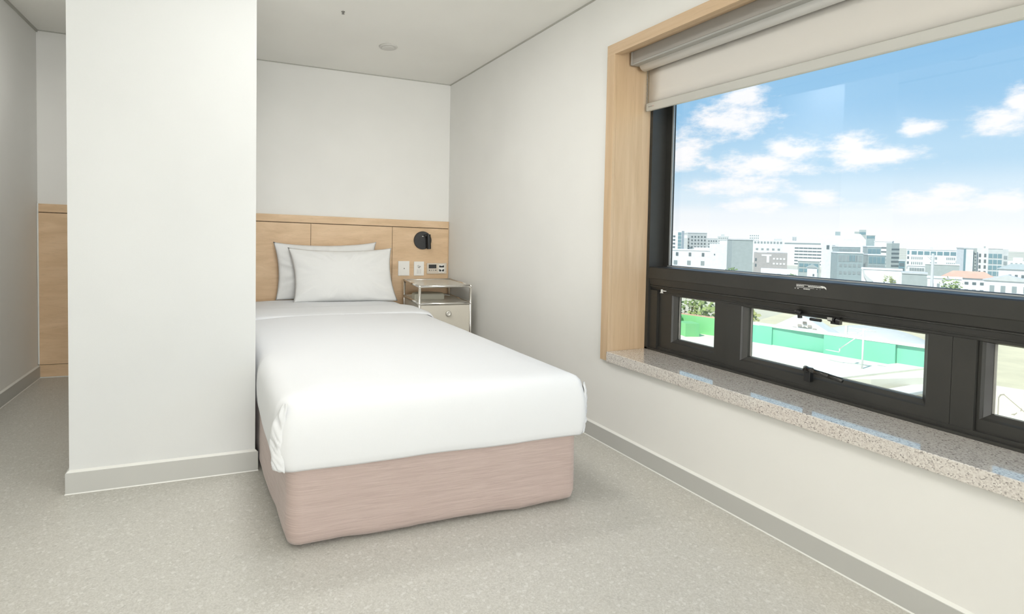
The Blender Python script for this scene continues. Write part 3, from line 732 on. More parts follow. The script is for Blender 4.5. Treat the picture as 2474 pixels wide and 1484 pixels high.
# printed maker's label on the transom: unreadable lines of type and a small swoosh
bm = B(); rnd = random.Random(3)
def pline(y, y_end, z, h, slope=0, gaps=.2):
    yy = y
    while yy > y_end:
        L = rnd.uniform(.003, .009); 
        if rnd.random() > gaps: box(bm, 2.1385, 2.1397, max(yy-L, y_end), yy, z-h/2, z+h/2)
        yy -= L+.0012
pline(1.402, 1.305, .9095, .0018, gaps=.05); pline(1.402, 1.302, .9045, .0034, gaps=.25); pline(1.402, 1.335, .8985, .0014, gaps=.05); pline(1.398, 1.345, .8935, .0028, gaps=.15)
pline(1.335, 1.312, .8975, .0010, gaps=.3); box(bm, 2.1385, 2.1397, 1.405, 1.408, .892, .895)
sw = [(1.318, .9105), (1.306, .9115), (1.297, .9095), (1.292, .905), (1.291, .8985), (1.2945, .9015), (1.300, .9045), (1.307, .9065)]
a = [bm.verts.new((2.1385, y, z)) for y, z in sw]; b = [bm.verts.new((2.1397, y, z)) for y, z in sw]; bm.faces.new(a); bm.faces.new(b)
for i in range(len(sw)): bm.faces.new((a[i], a[(i+1) % len(sw)], b[(i+1) % len(sw)], b[i]))
obj('printed_label', bm, M_whiteprint, win)

# ------------------------------------------------------------------ roller blind
BL0, BL1 = OY0+.02, 2.172
bl_ = thing('roller_blind', 'cream roller blind half let down from a grey cassette in front of the large pane', 'blind', (2.05, .6, 1.99))
def bo(o): o.location = (-2.05, -.6, -1.99); return o
tz = lambda y: -(2.172-y)*.0150      # the bar hangs a touch out of level
bm = B(); box(bm, 1.990, 2.125, BL0, BL1-.004, 1.966, 2.026, bev=.002); bo(obj('cassette', bm, M_cass, bl_))
bm = B(); box(bm, 1.986, 2.110, BL1-.004, BL1+.008, 1.957, 2.026, bev=.004); bo(obj('end_cap', bm, M_cass, bl_))
bm = B(); box(bm, 1.991, 2.030, BL0, BL1-.003, 1.957, 1.966, bev=.001); bo(obj('cassette_lip', bm, M_lip, bl_))
bm = B(); cyl(bm, (2.062, BL0, 1.968), (2.062, BL1-.012, 1.968), .036, 48); bo(obj('roll', bm, M_tube, bl_, True))
bm = B(); rows = []
for i in range(41):
    y = BL0+.002 + (BL1-.01-BL0)*i/40
    rows.append([bm.verts.new((2.100+noise.noise(Vector((y*1.5, z*2, 0)))*.002 + dx, y, z+tz(y)*(1.975-z)/.24)) for dx, z in ((0, 1.975), (0, 1.90), (0, 1.83), (0, 1.768), (.0012, 1.768), (.0012, 1.83), (.0012, 1.90), (.0012, 1.975))])
for a, b in zip(rows, rows[1:]):
    for k in range(8): bm.faces.new((a[k], a[(k+1) % 8], b[(k+1) % 8], b[k]))
bm.faces.new(rows[0]); bm.faces.new(rows[-1]); bo(obj('fabric', bm, M_blind, bl_, True))
bm = B(); pts = [(2.093, 1.734), (2.091, 1.738), (2.091, 1.772), (2.095, 1.775), (2.106, 1.775), (2.110, 1.771), (2.110, 1.738), (2.107, 1.734)]
a = [bm.verts.new((x, BL1-.002, z)) for x, z in pts]; b = [bm.verts.new((x, BL0, z+tz(BL0))) for x, z in pts]; bm.faces.new(a); bm.faces.new(b)
for i in range(8): bm.faces.new((a[i], a[(i+1) % 8], b[(i+1) % 8], b[i]))
M_bar, nt_, b_ = mat('warm_grey_bottom_bar', (.56, .555, .51, 1), .4); bump(nt_, b_, noise_(nt_, coords(nt_), 150), .05, .0005)
bar = bo(obj('bottom_bar', bm, M_bar, bl_))
def onbar(y0, y1, z0, z1, m, name):
    bm = B(); box(bm, 2.0902, 2.0912, y0, y1, z0+tz(y0), z1+tz(y0)); o = obj(name, bm, m, bar); return o
onbar(2.148, 2.1545, 1.7515, 1.7565, M_greyprint, 'printed_mark')
for k in range(5): onbar(2.141-k*.0052, 2.1445-k*.0052, 1.752, 1.756, M_greyprint if k < 3 else M_redprint, 'printed_mark')
bm = B()   # dark bead chain beside the fabric
for k in range(26): cyl(bm, (2.103, 2.1795+.0015*math.sin(k*2.3), 1.955-k*.0085), (2.103, 2.1795+.0015*math.sin(k*2.3+1), 1.949-k*.0085), .0018, 8)
bo(obj('bead_chain', bm, M_greyprint, bl_))

# ================================================================== outside
def omat(name, c, rough=.8, vary=.12, scale=.6):
    m, nt, b = mat(name, c, rough, spec=.3)
    n = noise_(nt, coords(nt), scale, 5, .6)
    nt.links.new(ramp_(nt, n, [(.3, tuple(x*(1-vary) for x in c[:3])+(1,)), (.7, c)]), b.inputs['Base Color'])
    return m
O_white = omat('city_white_render', (.80, .81, .80, 1)); O_pale = omat('city_pale_grey_render', (.60, .62, .60, 1)); O_grey = omat('city_grey_green_panel', (.42, .47, .45, 1))
O_dark = omat('city_window_dark', (.16, .20, .21, 1), .3); O_teal = omat('city_teal_glass', (.20, .32, .35, 1), .2); O_mid = omat('city_window_mid', (.32, .37, .37, 1), .3)
O_brown = omat('city_warm_grey', (.44, .42, .40, 1)); O_glassy = omat('city_pale_glass', (.36, .44, .44, 1), .25); O_orange = omat('city_orange_tiles', (.70, .42, .32, 1))
O_ground = omat('city_ground', (.60, .58, .47, 1), 1, .25, .02); O_tan = omat('tan_field', (.72, .66, .48, 1), 1, .2, .3)
O_green = omat('parapet_green_paint', (.22, .60, .27, 1), .5, .1, .8); O_tealrefl = omat('parapet_teal_reflection', (.20, .60, .44, 1), .5, .12, .7)  # teal puts the pane reflection into the parapet colour
O_cream = omat('cream_roof_coating', (.82, .80, .69, 1), .7, .06, .4); O_cop = omat('white_metal_coping', (.80, .82, .82, 1), .5)
O_steel = omat('pale_steel', (.66, .67, .66, 1), .4)

G0 = -30.0
o = bpy.data.objects.new('ground', None)
bm = B(); prism(bm, [(4, -900), (1800, -900), (1800, 1800), (4, 1800)], G0-.5, G0); g = obj('ground', bm, O_ground); g['kind'] = 'structure'

WINMESH = {}
def winmesh(m):
    if m.name not in WINMESH:
        bm = B(); box(bm, 0, 1, -.15, .05, 0, 1); me = bpy.data.meshes.new('window'); bm.to_mesh(me); bm.free(); me.materials.append(m); WINMESH[m.name] = me
    return WINMESH[m.name]
def building(name, label, x, y, ang, w, d, zt, m, wins=(), extra=None, cat='building', zb=G0):
    """wins: (material, cols, rows, u0, u1, v_top, v_step, win_w_fraction, win_h) measured down from the roof edge in metres"""
    b = thing(name, label, cat, (x, y, zb), R(ang), 'buildings of the skyline'); h = zt-zb
    bm = B(); box(bm, 0, w, 0, d, 0, h); 
    obj('wall', bm, m, b)
    for (wm, cols, rows, u0, u1, vt, vstep, fw, fh) in wins:
        cw = (u1-u0)*w/cols
        for r_i in range(rows):
            for c_i in range(cols):
                o = bpy.data.objects.new('window', winmesh(wm)); C.objects.link(o); o.parent = b
                o.location = (u0*w+cw*(c_i+.5-fw/2), 0, h-vt-r_i*vstep-fh); o.scale = (cw*fw, 1, fh)
    if extra: extra(b, w, d, h)
    return b
def roofblock(u0, u1, h2, m=O_white, name='roof_block'):
    def f(b, w, d, h):
        bm = B(); box(bm, u0*w, u1*w, d*.2, d*.7, h, h+h2); obj(name, bm, m, b)
    return f
def parapet(m=O_pale):
    def f(b, w, d, h):
        bm = B(); box(bm, -.2, w+.2, -.25, d+.2, h-.1, h+.5); obj('parapet', bm, m, b)
    return f
def multi(*fs):
    def f(*a):
        for g_ in fs: g_(*a)
    return f
def gable(hh, m=O_pale, over=.4):
    def f(b, w, d, h):
        bm = B(); a = [bm.verts.new(p) for p in ((-over, -over, h), (w/2, -over, h+hh), (w+over, -over, h))]; c = [bm.verts.new(p) for p in ((-over, d, h), (w/2, d, h+hh), (w+over, d, h))]
        bm.faces.new(a); bm.faces.new(c)
        for i in range(3): bm.faces.new((a[i], a[(i+1) % 3], c[(i+1) % 3], c[i]))
        obj('roof', bm, m, b)
    return f
def hip(hh, m=O_orange, over=.6):
    def f(b, w, d, h):
        bm = B(); q = [bm.verts.new(p) for p in ((-over, -over, h), (w+over, -over, h), (w+over, d+over, h), (-over, d+over, h))]; k = min(d/2, w*.3); t_ = [bm.verts.new(p) for p in ((k, d/2, h+hh), (w-k, d/2, h+hh))]
        for fc in ((q[0], q[1], t_[1], t_[0]), (q[1], q[2], t_[1]), (q[2], q[3], t_[0], t_[1]), (q[3], q[0], t_[0]), tuple(q)): bm.faces.new(fc)
        obj('roof', bm, m, b)
    return f

def slope_top(b, w, d, h):
    bm = B(); a = [(0, h), (w*.55, h), (w*1.0, h-6), (w*.75, h+3.2), (w*.2, h+3.2)]; a = [(0, h-.1), (w, h-.1), (w*.74, h+4.2), (w*.12, h+4.6)]
    p = [bm.verts.new((x, 0, z)) for x, z in a]; q = [bm.verts.new((x, d*.8, z)) for x, z in a]; bm.faces.new(p); bm.faces.new(q)
    for i in range(4): bm.faces.new((p[i], p[(i+1) % 4], q[(i+1) % 4], q[i]))
    obj('sloping_top', bm, O_white, b)
def sweep(b, w, d, h):
    bm = B(); pts = [(0, h), (.6, h-.2)] + [(.6+3.2*k/8, h-.2-4.6*(k/8)**.5) for k in range(1, 9)] + [(3.2, h-6.5)] + [(3.2-3.0*k/8, h-6.5+5.2*(k/8)**1.6) for k in range(1, 8)]
    p = [bm.verts.new((x, -1.2, z)) for x, z in pts]; q = [bm.verts.new((x, 0, z)) for x, z in pts]; bm.faces.new(p); bm.faces.new(q)
    for i in range(len(pts)): bm.faces.new((p[i], p[(i+1) % len(pts)], q[(i+1) % len(pts)], q[i]))
    obj('curved_canopy', bm, O_pale, b)
building('building', 'broad hazy block on the horizon behind the leftmost tower', 739.68, 702.46, -47.2, 25.91, 12.0, -12.64, O_pale, [(O_mid,7,3,.05,.95,2,4,.5,1.8)], None)
building('building', 'distant pale block between the grey tower and the blank white building', 682.13, 562.32, -51.0, 14.18, 12.0, -1.12, O_pale, [(O_mid,5,3,.05,.95,2,4,.5,1.8)], roofblock(.3,.6,3,O_pale))
building('building', 'small far-off tower with a grid of windows above the blank grey-green building', 869.08, 654.61, -53.5, 16.6, 9.0, 2.81, O_white, [(O_mid,5,4,.06,.94,1.5,4.2,.55,2.2)], None)
building('building', 'distant pale row of blocks at the right end of the horizon', 828.06, 310.05, -70.7, 36.93, 12.0, -23.75, O_white, [(O_mid,10,4,.03,.97,2,4.5,.5,1.8)], roofblock(.1,.3,4))
building('building', 'white tower with small windows and a teal glass strip, leftmost on the skyline', 370.36, 351.73, -57.0, 8.59, 12.0, 3.84, O_white, [(O_dark,1,7,.12,.5,4,3.1,.55,1.5),(O_teal,1,9,.66,.98,1.2,3.1,.95,2.7)], None)
building('building', 'white stair block with a domed top beside the leftmost grey tower', 413.14, 379.53, -47.7, 5.3, 8.4, -2.44, O_pale, (), roofblock(.1,.9,2.5,O_white))
building('building', 'light grey tower with five rows of dark windows, second from the left on the skyline', 426.53, 384.46, -23.8, 18.14, 8.4, 2.46, O_pale, [(O_dark,1,7,.0,.08,5,3.2,.9,2.2),(O_dark,5,7,.14,.98,3,3.3,.48,1.5)], parapet(O_white))
building('building', 'small grey block with a fine window grid, just right of the light grey tower', 491.22, 417.56, -35.1, 10.1, 9.0, -2.9, O_pale, [(O_dark,4,6,.05,.98,2.2,3.2,.5,1.4)], None)
building('building', 'wide white office with dark top storey, right of the blank grey-green wall', 573.11, 426.09, -54.5, 28.77, 9.0, -5.02, O_white, [(O_mid,9,1,.02,.98,.8,3,.62,2.4),(O_mid,5,3,.05,.95,8.5,5,.45,2.2)], roofblock(.7,.95,2.2,O_pale))
building('building', 'small block on the roof of the white office with long window strips', 580.02, 386.51, -56.5, 4.05, 3.6, 0.11, O_pale, [(O_mid,2,2,.1,.9,1,2,.5,1)], None)
building('building', 'white office with seven long dark window strips, near the middle of the skyline', 561.78, 383.52, -57.1, 33.25, 12.0, -4.04, O_white, [(O_mid,1,1,.02,.98,2.2,3,.97,1.5),(O_dark,6,6,.30,.99,7,3.3,.93,1.3)], None)
building('building', 'blank bright white wall building with a stepped top, left part of the skyline', 286.19, 241.48, -55.6, 9.66, 9.0, -4.71, O_white, [(O_dark,1,1,.2,.4,6,3,.3,.9)], roofblock(.55,1,2))
building('building', 'narrow bright white slab against the blank grey-green wall', 275.9, 221.17, -51.5, 2.5, 5.4, -1.87, O_white, (), None)
building('building', 'large blank grey-green wall, biggest plain facade in the left half', 265.97, 210.14, -40.5, 10.21, 12, -1.63, O_grey, (), parapet(O_pale))
building('building', 'low bright white houses with small dark windows, lower left corner of large pane', 233.62, 223.29, -48.1, 20.4, 8.4, -7.63, O_white, [(O_dark,3,1,.06,.99,1.2,4,.19,1.9),(O_mid,3,1,.02,.99,5.6,4,.26,2.3)], multi(parapet(O_white), roofblock(.62,.98,1.6)))
building('building', 'low warm grey building with a rough roof, right of the blank grey-green wall', 355.25, 263.18, -54.8, 19.67, 12.0, -11.0, O_brown, [(O_dark,1,2,.03,.1,4,4,.7,2),(O_white,1,1,.22,.55,1.2,4,.9,1.2),(O_white,1,1,.38,.48,2.4,4,.8,4.5),(O_white,4,2,.56,.96,3.5,3.4,.6,1.2)], roofblock(.1,.4,1.2,O_white))
building('building', 'dark low glazed building below the office with window strips', 312.99, 204.79, -57.6, 10.18, 7.2, -13.21, O_grey, [(O_teal,4,2,.05,.95,1.5,3,.85,1.8)], parapet(O_white))
building('building', 'pale grey-green rooftop tower, highest point of the skyline', 503.74, 283.45, -61.0, 7.6, 7.2, 5.29, O_grey, [(O_teal,1,1,.4,1,.3,3,.9,2)], roofblock(.4,1.0,1.6,O_grey))
building('building', 'grey-green box tower just right of the highest rooftop', 492.62, 268.44, -61.7, 5.42, 7.2, 1.91, O_glassy, [(O_teal,1,1,.0,1,.3,3,.95,1.6)], parapet(O_grey))
building('building', 'white building with a sloping top behind the stepped glass building', 412.05, 238.4, -60.7, 12.18, 6, -1.24, O_white, (), slope_top)
building('building', 'white tower with dark windows and a glass cap, left of the stepped glass building', 362.31, 222.2, -59.1, 8.62, 6.0, 1.64, O_white, [(O_dark,2,1,.18,.85,6.2,3,.5,2.6),(O_teal,1,1,.8,1,11,3,.9,4)], roofblock(.75,1.05,2.4,O_glassy))
building('building', 'upper tier of the stepped pale glass building', 356.06, 209.02, -40.3, 11.4, 8.4, -5.28, O_glassy, [(O_mid,6,1,.03,.97,1.0,3,.72,4.6)], parapet(O_white))
building('building', 'lower tier of the stepped pale glass building with a square window grid', 344.06, 202.2, -40.4, 12.63, 9.6, -8.71, O_glassy, [(O_mid,6,1,.03,.97,1.2,3,.72,3.8),(O_teal,2,1,.45,.78,1.2,3,.85,3.6),(O_mid,5,2,.05,.95,6.4,4.3,.6,1.7)], parapet(O_white))
building('building', 'curved white block with dark window strips, centre right of the skyline', 481.79, 256.81, -82.5, 11.19, 2.5, -2.47, O_white, [(O_dark,1,7,.02,1,4.2,3.1,.98,1.15)], parapet(O_white))
building('building', 'grey side wall with dark strips joined to the curved white block', 474.57, 241.56, -33.3, 5.15, 6, -3.47, O_grey, [(O_dark,1,7,.0,1,4,3.1,.98,1.15)], None)
building('building', 'upper tier of the teal glass building', 381.65, 207.28, -46.9, 7.0, 8.4, -5.22, O_glassy, [(O_teal,3,1,.05,.95,1.3,3,.85,4.4)], parapet(O_white))
building('building', 'lower tier of the teal glass building in front of the striped block', 369.81, 200.18, -47.1, 8.53, 8.4, -9.98, O_glassy, [(O_teal,4,1,.04,.96,1.0,3,.85,4.0),(O_mid,4,2,.05,.95,6.0,4.2,.75,2.6)], parapet(O_white))
building('building', 'narrow dark teal glass box between the striped block and the long white building', 365.14, 182.04, -63.7, 2.65, 7.2, -12.47, O_teal, [(O_dark,1,3,.05,.95,1,3,.9,2)], parapet(O_pale))
building('building', 'long white building with a top row of dark teal windows, right half of the skyline', 458.38, 224.07, -65.6, 28.93, 9.6, -7.29, O_white, [(O_teal,1,1,.01,.05,1.0,3,.9,2.5),(O_teal,8,1,.08,.99,1.2,3,.82,2.4),(O_dark,1,4,.01,.05,5,3.6,.8,1.8),(O_mid,6,3,.08,.30,5.2,3.6,.5,1.7),(O_mid,3,3,.42,.55,5,3.6,.8,1.6),(O_mid,5,3,.70,.86,5,3.6,.6,1.6),(O_grey,1,1,.86,.99,7,3.6,.9,6)], multi(parapet(O_white), roofblock(.42,.46,1.5,O_pale)))
building('building', 'white balcony block in front of the long white building', 412.64, 201.06, -64.5, 8.33, 4.8, -16.98, O_white, [(O_mid,6,2,.12,.96,1.2,3.1,.86,1.9)], parapet(O_white))
building('building', 'long plain grey roof wall in front of the long white building', 400.85, 186.38, -66.0, 14.76, 4.8, -14.93, O_grey, (), parapet(O_white))
building('building', 'dark teal and white slab at the right end of the long white building', 438.03, 184.34, -47.4, 4.47, 9.6, -5.42, O_white, [(O_teal,1,8,.0,.22,.2,3,1,3)], parapet(O_pale))
building('building', 'pale grey end slab of the right-hand tower group', 463.94, 176.56, -69.3, 2.67, 3, -5.65, O_pale, [(O_mid,1,6,.2,.9,4,3.6,.8,2.2)], None)
building('building', 'slim grey slab with a ladder of tiny windows in the right-hand tower group', 443.42, 182.22, -67.8, 1.82, 1.5, -5.11, O_grey, [(O_dark,1,10,.4,.95,3,2,.6,1.1)], None)
building('building', 'white tower with two columns of dark windows in the right-hand tower group', 447.26, 181.83, -68.2, 4.87, 2, -5.04, O_white, [(O_dark,2,6,.05,.98,3.4,3.6,.42,2.1)], roofblock(.6,.75,1.2,O_grey))
building('building', 'dark teal glass tower in the right-hand tower group', 442.75, 174.81, -68.8, 6.07, 3, -5.02, O_pale, [(O_teal,3,6,.02,.98,3.2,3.6,.86,2.6)], parapet(O_white))
building('building', 'grey-roofed low hall at the right edge behind the gabled house', 349.27, 133.93, -70.1, 13.66, 8.4, -13.31, O_white, [(O_dark,5,2,.2,.95,2.5,3.4,.45,1.4)], hip(2.5, O_grey))
building('building', 'low white building with a flat roof at the foot of the warm grey building', 225.76, 163.74, -55.5, 13.57, 5.4, -13.63, O_white, [(O_mid,3,1,.1,.9,2,3,.4,1.2)], None)
building('house', 'small white gabled house with a grey roof below the window strips', 263.78, 168.12, -57.8, 3.83, 5.4, -13.95, O_white, [(O_dark,1,1,.5,.8,3,3,.5,1)], gable(1.6, O_grey))
building('house', 'white housing block under a long orange tiled roof', 279.78, 124.16, -67.5, 14.99, 6.0, -14.89, O_white, [(O_mid,2,3,.05,.3,1.6,3.0,.8,1.3),(O_dark,4,3,.4,.98,1.6,3.0,.5,1.0)], hip(2.6))
building('house', 'white flats with rows of small windows left of the orange roof', 247.01, 113.98, -66.2, 9.03, 4.8, -13.72, O_white, [(O_mid,5,4,.06,.96,2,2.9,.45,1.5)], parapet(O_white))
building('building', 'low white building with a sweeping curved roof edge, below the stepped glass building', 262.26, 144.18, -62.5, 13.19, 6.0, -12.87, O_white, [(O_dark,1,1,.55,.6,5,3,.6,2.4),(O_mid,1,1,.72,.86,4.2,3,.95,4)], multi(parapet(O_white), sweep))
building('building', 'plain grey box building with a dark stain, left of the white flats', 256.12, 126.44, -64.5, 7.37, 7.2, -13.28, O_grey, (), parapet(O_pale))
building('house', 'white gabled house with four-pane windows, front right of the skyline', 236.99, 94.28, -69.5, 10.77, 5.4, -12.62, O_white, [(O_mid,4,3,.06,.98,1.6,3.2,.42,2.0)], gable(1.9, O_pale))
O_yard = omat('pale_concrete', (.70, .68, .60, 1), .8, .25, .3)
# trees: short trunk and a crown of many small leaf clumps
O_leaf = [omat('leaf_fresh_green', (.30, .40, .14, 1), .8, .5, 2.0), omat('leaf_mid_green', (.22, .33, .13, 1), .8, .5, 2.0), omat('leaf_olive', (.42, .46, .20, 1), .8, .4, 2.0)]
O_bark = omat('bark', (.25, .20, .15, 1), .9)
def tree(name, label, x, y, zb, h, r, m, seed, group='trees outside', n=520):
    t = thing(name, label, 'tree', (x, y, zb), 0, group); rd = random.Random(seed)
    bm = B(); cyl(bm, (0, 0, 0), (r*.06, 0, h*.6), r*.10, 8, r*.05)
    for k in range(5):
        a = rd.uniform(0, 6.28); cyl(bm, (r*.04, 0, h*(.38+.05*k)), (math.cos(a)*r*.55, math.sin(a)*r*.55, h*(.6+.06*k)), r*.04, 6, r*.015)
    obj('trunk', bm, O_bark, t)
    bm = B()
    blobs = [(Vector((rd.gauss(0, .38)*r, rd.gauss(0, .38)*r, h*.62+rd.gauss(0, .17)*h)), rd.uniform(.28, .5)*r) for k in range(9)]
    for k in range(n):
        c, br = rd.choice(blobs); d = Vector((rd.gauss(0, 1), rd.gauss(0, 1), rd.gauss(0, 1))).normalized(); p = c + d*br*rd.uniform(.5, 1.05); s = r*rd.uniform(.05, .12)
        u = Vector((rd.gauss(0, 1), rd.gauss(0, 1), rd.gauss(0, .6))).normalized(); w = u.orthogonal().normalized(); q = [p+u*s, p+w*s*.7, p-u*s, p-w*s*.7]
        vv = [bm.verts.new(i_) for i_ in q]; bm.faces.new(vv)
    obj('foliage', bm, m, t)
    return t
tree('tree', 'leafy tree filling the top of the small left sash', 52.5, 44.0, -20, 14.5, 3.6, O_leaf[0], 1, n=1500)
tree('tree', 'darker tree at the upper left corner of the small left sash', 55.5, 50.5, -20, 15.0, 2.6, O_leaf[1], 2, n=900)
tree('tree', 'pale yellowish tree right of the leafy tree in the small left sash', 59.5, 46.6, -20, 14.6, 2.7, O_leaf[2], 3, n=900)
tree('tree', 'palm-like green treetop at the foot of the blank grey-green wall', 223.0, 175.0, G0, 15.0, 5.0, O_leaf[1], 4)
tree('tree', 'rounded green bushy tree left of the gabled house, front right', 228.0, 100.0, G0, 16.0, 5.2, O_leaf[0], 5)
tree('tree', 'olive bush on the wall of the plain grey box building', 232.0, 118.5, G0, 17.0, 3.6, O_leaf[2], 6)
tree('tree', 'small green tree below the dark glazed building', 225.0, 151.0, G0, 15.5, 4.0, O_leaf[1], 7)
bm = B(); cyl(bm, (0, 0, 0), (0, 0, 26), .55, 8, .35); cyl(bm, (0, 0, 24), (0, 1.4, 25), .2, 6)
pole = tag(obj('lamp_post', bm, O_steel, None), 'tall thin pale pole in front of the orange roof', 'pole'); pole.location = (216.0, 98.5, G0)

# raised tan ground behind the neighbouring roof
bm = B(); prism(bm, [(31, -40), (31, 33), (44, 44), (120, 70), (120, -40)], G0, -11.5); g = obj('earth_field', bm, O_tan); tag(g, 'tan earth field with thin tracks beyond the green parapet', 'field', kind='structure')
bm = B(); prism(bm, [(45, 33), (64, 44), (70, 39), (50, 28)], -11.6, -11.3); g = tag(obj('concrete_yard', bm, O_yard), 'pale concrete yard among the trees seen in the small left sash', 'yard', kind='structure')
for k in range(7):
    bm = B(); y0 = 12-k*4.6; prism(bm, [(34+k*1.5, y0), (75, y0+8), (75, y0+8.25), (34+k*1.5, y0+.22)], -11.52, -11.44); obj('track_line', bm, O_steel if k % 2 else O_brown, g)

# neighbouring flat roof with painted parapet
rf = thing('neighbour_roof', 'pale cream flat roof outside below the window', 'roof', (15, 10, -4)); rf['kind'] = 'structure'
def ro(o, r=None): o.location = (-15, -10, 4); return o
bm = B(); prism(bm, [(6, 26), (22.4, 22.6), (24.1, 17.7), (25.2, 12.9), (26.0, 10.6), (21.9, 11.6), (19.0, 12.9), (6, 16)], -4.6, -4.0); ro(obj('roof_slab', bm, O_cream, rf))
par = thing('green_parapet', 'painted parapet wall, green and reflection-tinted teal, with a white coping around the cream flat roof', 'parapet', (24, 15, -4))
def po(o): o.location = (-24, -15, 4); return o
def seg(name, p, q, t_, h, m, zt=None, base=-4.2):
    p, q = Vector(p), Vector(q); d = (q-p).normalized(); n = Vector((d.y, -d.x)); n = -n if n.x > 0 else n
    bm = B(); prism(bm, [tuple(p+n*t_), tuple(q+n*t_), tuple(q-n*.12), tuple(p-n*.12)], base, h); return po(obj(name, bm, m, par))
seg('parapet_panel', (21.9, 24.6), (22.75, 21.3), .0, -3.10, O_green)
seg('parapet_panel', (22.75, 21.3), (23.95, 18.2), .0, -3.12, O_green)
seg('pilaster', (22.62, 20.95), (22.75, 20.75), .28, -3.16, O_green)
seg('parapet_panel', (23.95, 18.2), (24.25, 16.9), .10, -3.15, O_tealrefl)
seg('parapet_panel', (24.25, 16.9), (24.85, 14.95), .0, -3.15, O_tealrefl)
seg('parapet_panel', (24.80, 14.95), (25.35, 12.6), .12, -3.18, O_tealrefl)
seg('parapet_panel', (25.40, 12.6), (25.78, 11.1), .0, -3.2, O_tealrefl)
seg('coping', (23.95, 18.2), (25.78, 11.1), .12, -3.06, O_cop, base=-3.17)
seg('cap_strip', (21.9, 24.6), (23.95, 18.2), .06, -3.08, O_orange, base=-3.12)
bm = B(); box(bm, -.36, .36, -.40, .40, 0, .66, bev=.01); bx = tag(obj('green_box', bm, O_green), 'light green painted box standing against the green parapet', 'box'); bx.location = (22.35, 19.95, -4.0); bx.rotation_euler = (0, 0, R(-20))
mast = thing('antenna_mast', 'thin white mast with cross arms and a slanting brace on the cream roof', 'mast', (23.0, 12.50, -4))
bm = B(); cyl(bm, (0, 0, 0), (0, 0, 1.62), .030, 10); obj('pole', bm, O_cop, mast, True)
bm = B(); cyl(bm, (-.15, .42, 1.58), (.12, -.35, 1.55), .018, 8); cyl(bm, (-.1, .2, 1.50), (.10, -.2, 1.66), .012, 8); obj('cross_arm', bm, O_cop, mast, True)
bm = B(); cyl(bm, (0, .02, 1.42), (.25, .95, .62), .020, 8); cyl(bm, (.25, .95, .62), (.25, .95, .48), .020, 8); cyl(bm, (.25, .95, .48), (.30, 1.5, .46), .016, 8); obj('brace', bm, O_cop, mast, True)
bm = B(); box(bm, -.03, .03, .55, .63, 1.30, 1.62); cyl(bm, (0, .59, 1.33), (0, .0, 1.45), .014, 6); obj('bracket', bm, O_cop, mast)
# weathered boards at the roof edge
for i, (p, q, w2, z, m, lab) in enumerate([((20.6, 12.4), (28.6, 12.0), .42, -3.93, O_cream, 'long pale board along the roof edge, farthest of the tilted boards'), ((20.2, 10.9), (27.6, 10.9), .30, -4.25, O_cop, 'long white board, middle of the tilted boards at the roof edge'), ((20.8, 10.0), (27.0, 9.6), .36, -4.45, O_cream, 'wide cream board, nearest of the tilted boards at the roof edge')]):
    p, q = Vector(p), Vector(q); d = (q-p).normalized(); n = Vector((-d.y, d.x)); bm = B()
    prism(bm, [tuple(p+n*w2), tuple(q+n*w2), tuple(q-n*w2), tuple(p-n*w2)], z-.10, z); tag(obj('roof_board', bm, m), lab, 'board', 'boards at the roof edge')
bm = B(); prism(bm, [(19.5, 10.6), (28, 11.6), (28, 8.6), (19.5, 7.5)], -5.6, -5.2); lr = tag(obj('lower_roof', bm, O_tan), 'pale yellow lower roof beneath the tilted boards', 'roof', kind='structure')
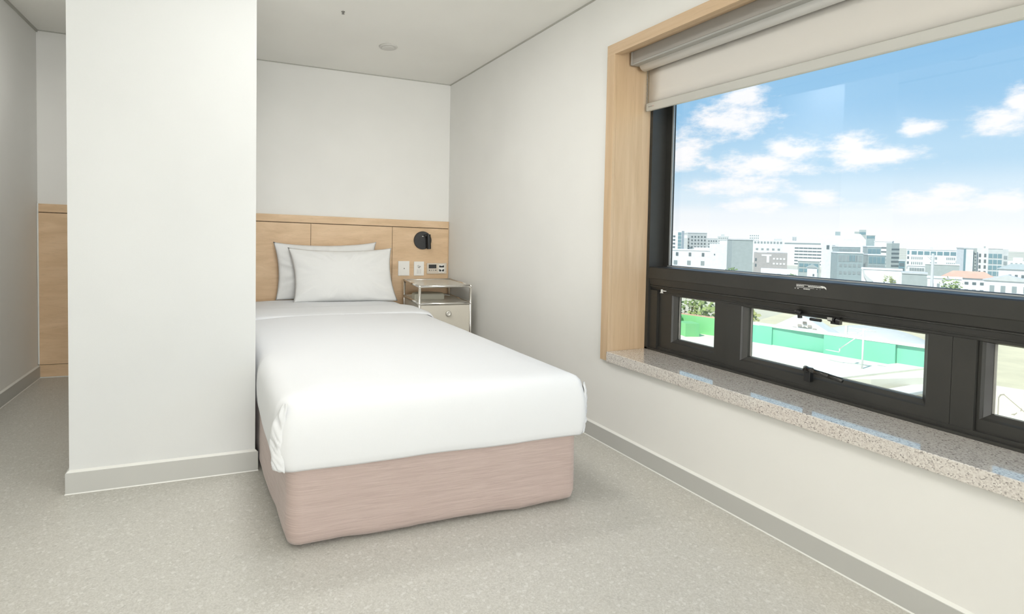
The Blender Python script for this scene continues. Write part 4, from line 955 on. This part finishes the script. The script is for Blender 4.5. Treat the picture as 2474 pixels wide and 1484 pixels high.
# big curved pale roof and gable beyond the parapet
bm = B(); rings = []
for j in range(13):
    a = j/12*PI/2; rings.append([(math.cos(a)*4.6*math.cos(t_), math.cos(a)*5.0*math.sin(t_), math.sin(a)*2.7) for t_ in [2*PI*k/64 for k in range(64)]])
rings = [[(x, y, -1.2) for x, y, z in rings[0]]] + rings
loft(bm, rings); dm = tag(obj('curved_roof', bm, O_steel, None, True), 'large shallow curved pale roof behind the teal parapet', 'roof'); dm.location = (46.3, 24.6, -8.4); dm.rotation_euler = (0, 0, R(-62))
gb = thing('gabled_roof', 'white triangular gable with a fretwork edge peeking over the teal parapet', 'roof', (32.9, 21.0, -7.05), R(-57.5))
bm = B(); w = 6.4
a = [(-w/2, 0), (0, 2.1), (w/2, 0)]; p = [bm.verts.new((x, 0, z+1.2)) for x, z in a]; q = [bm.verts.new((x, 3.0, z+1.2)) for x, z in a]
for f in ((p[0], p[1], q[1], q[0]), (p[1], p[2], q[2], q[1]), tuple(p), tuple(q)): bm.faces.new(f)
obj('roof', bm, O_cop, gb)
bm = B(); a = [(-w*.30, .25), (0, 1.55), (w*.30, .25)]; p = [bm.verts.new((x, -.04, z+1.2)) for x, z in a]; bm.faces.new(p); r2_ = bmesh.ops.extrude_face_region(bm, geom=list(bm.faces)); obj('gable_panel', bm, O_grey, gb)
for s in (-1, 1):
    bm = B()
    for k in range(9):
        f = k/9; x = s*w*.345*f; z = 1.60*(1-f)+.2+1.2; box(bm, x-.09, x+.09, -.08, -.02, z-.10, z+.02)
    obj('fretwork_edge', bm, O_brown, gb)
bm = B(); box(bm, 0, 1.25, 0, .08, 0, 1.55); fz = tag(obj('cream_screen', bm, O_cream), 'upright cream panel with scribbled marks seen in the right-hand sash', 'panel'); fz.location = (23.45, 8.95, -5.2); fz.rotation_euler = (0, 0, R(-70))
bm = B(); pa = [(.10, .12), (.10, 1.20), (.14, 1.30), (.22, 1.33)]
for p, q in zip(pa, pa[1:]): cyl(bm, (p[0], -.01, p[1]), (q[0], -.01, q[1]), .012, 6)
cyl(bm, (.20, -.01, 1.33), (1.2, -.01, .35), .007, 6); cyl(bm, (.8, -.01, 1.5), (1.2, -.01, .9), .007, 6)
for k in range(14):
    x, z = .25+.8*random.random(), .2+.9*random.random(); cyl(bm, (x, -.008, z), (x+.12*random.random(), -.008, z+.10*random.random()), .008, 5)
obj('scribble', bm, O_brown, fz)
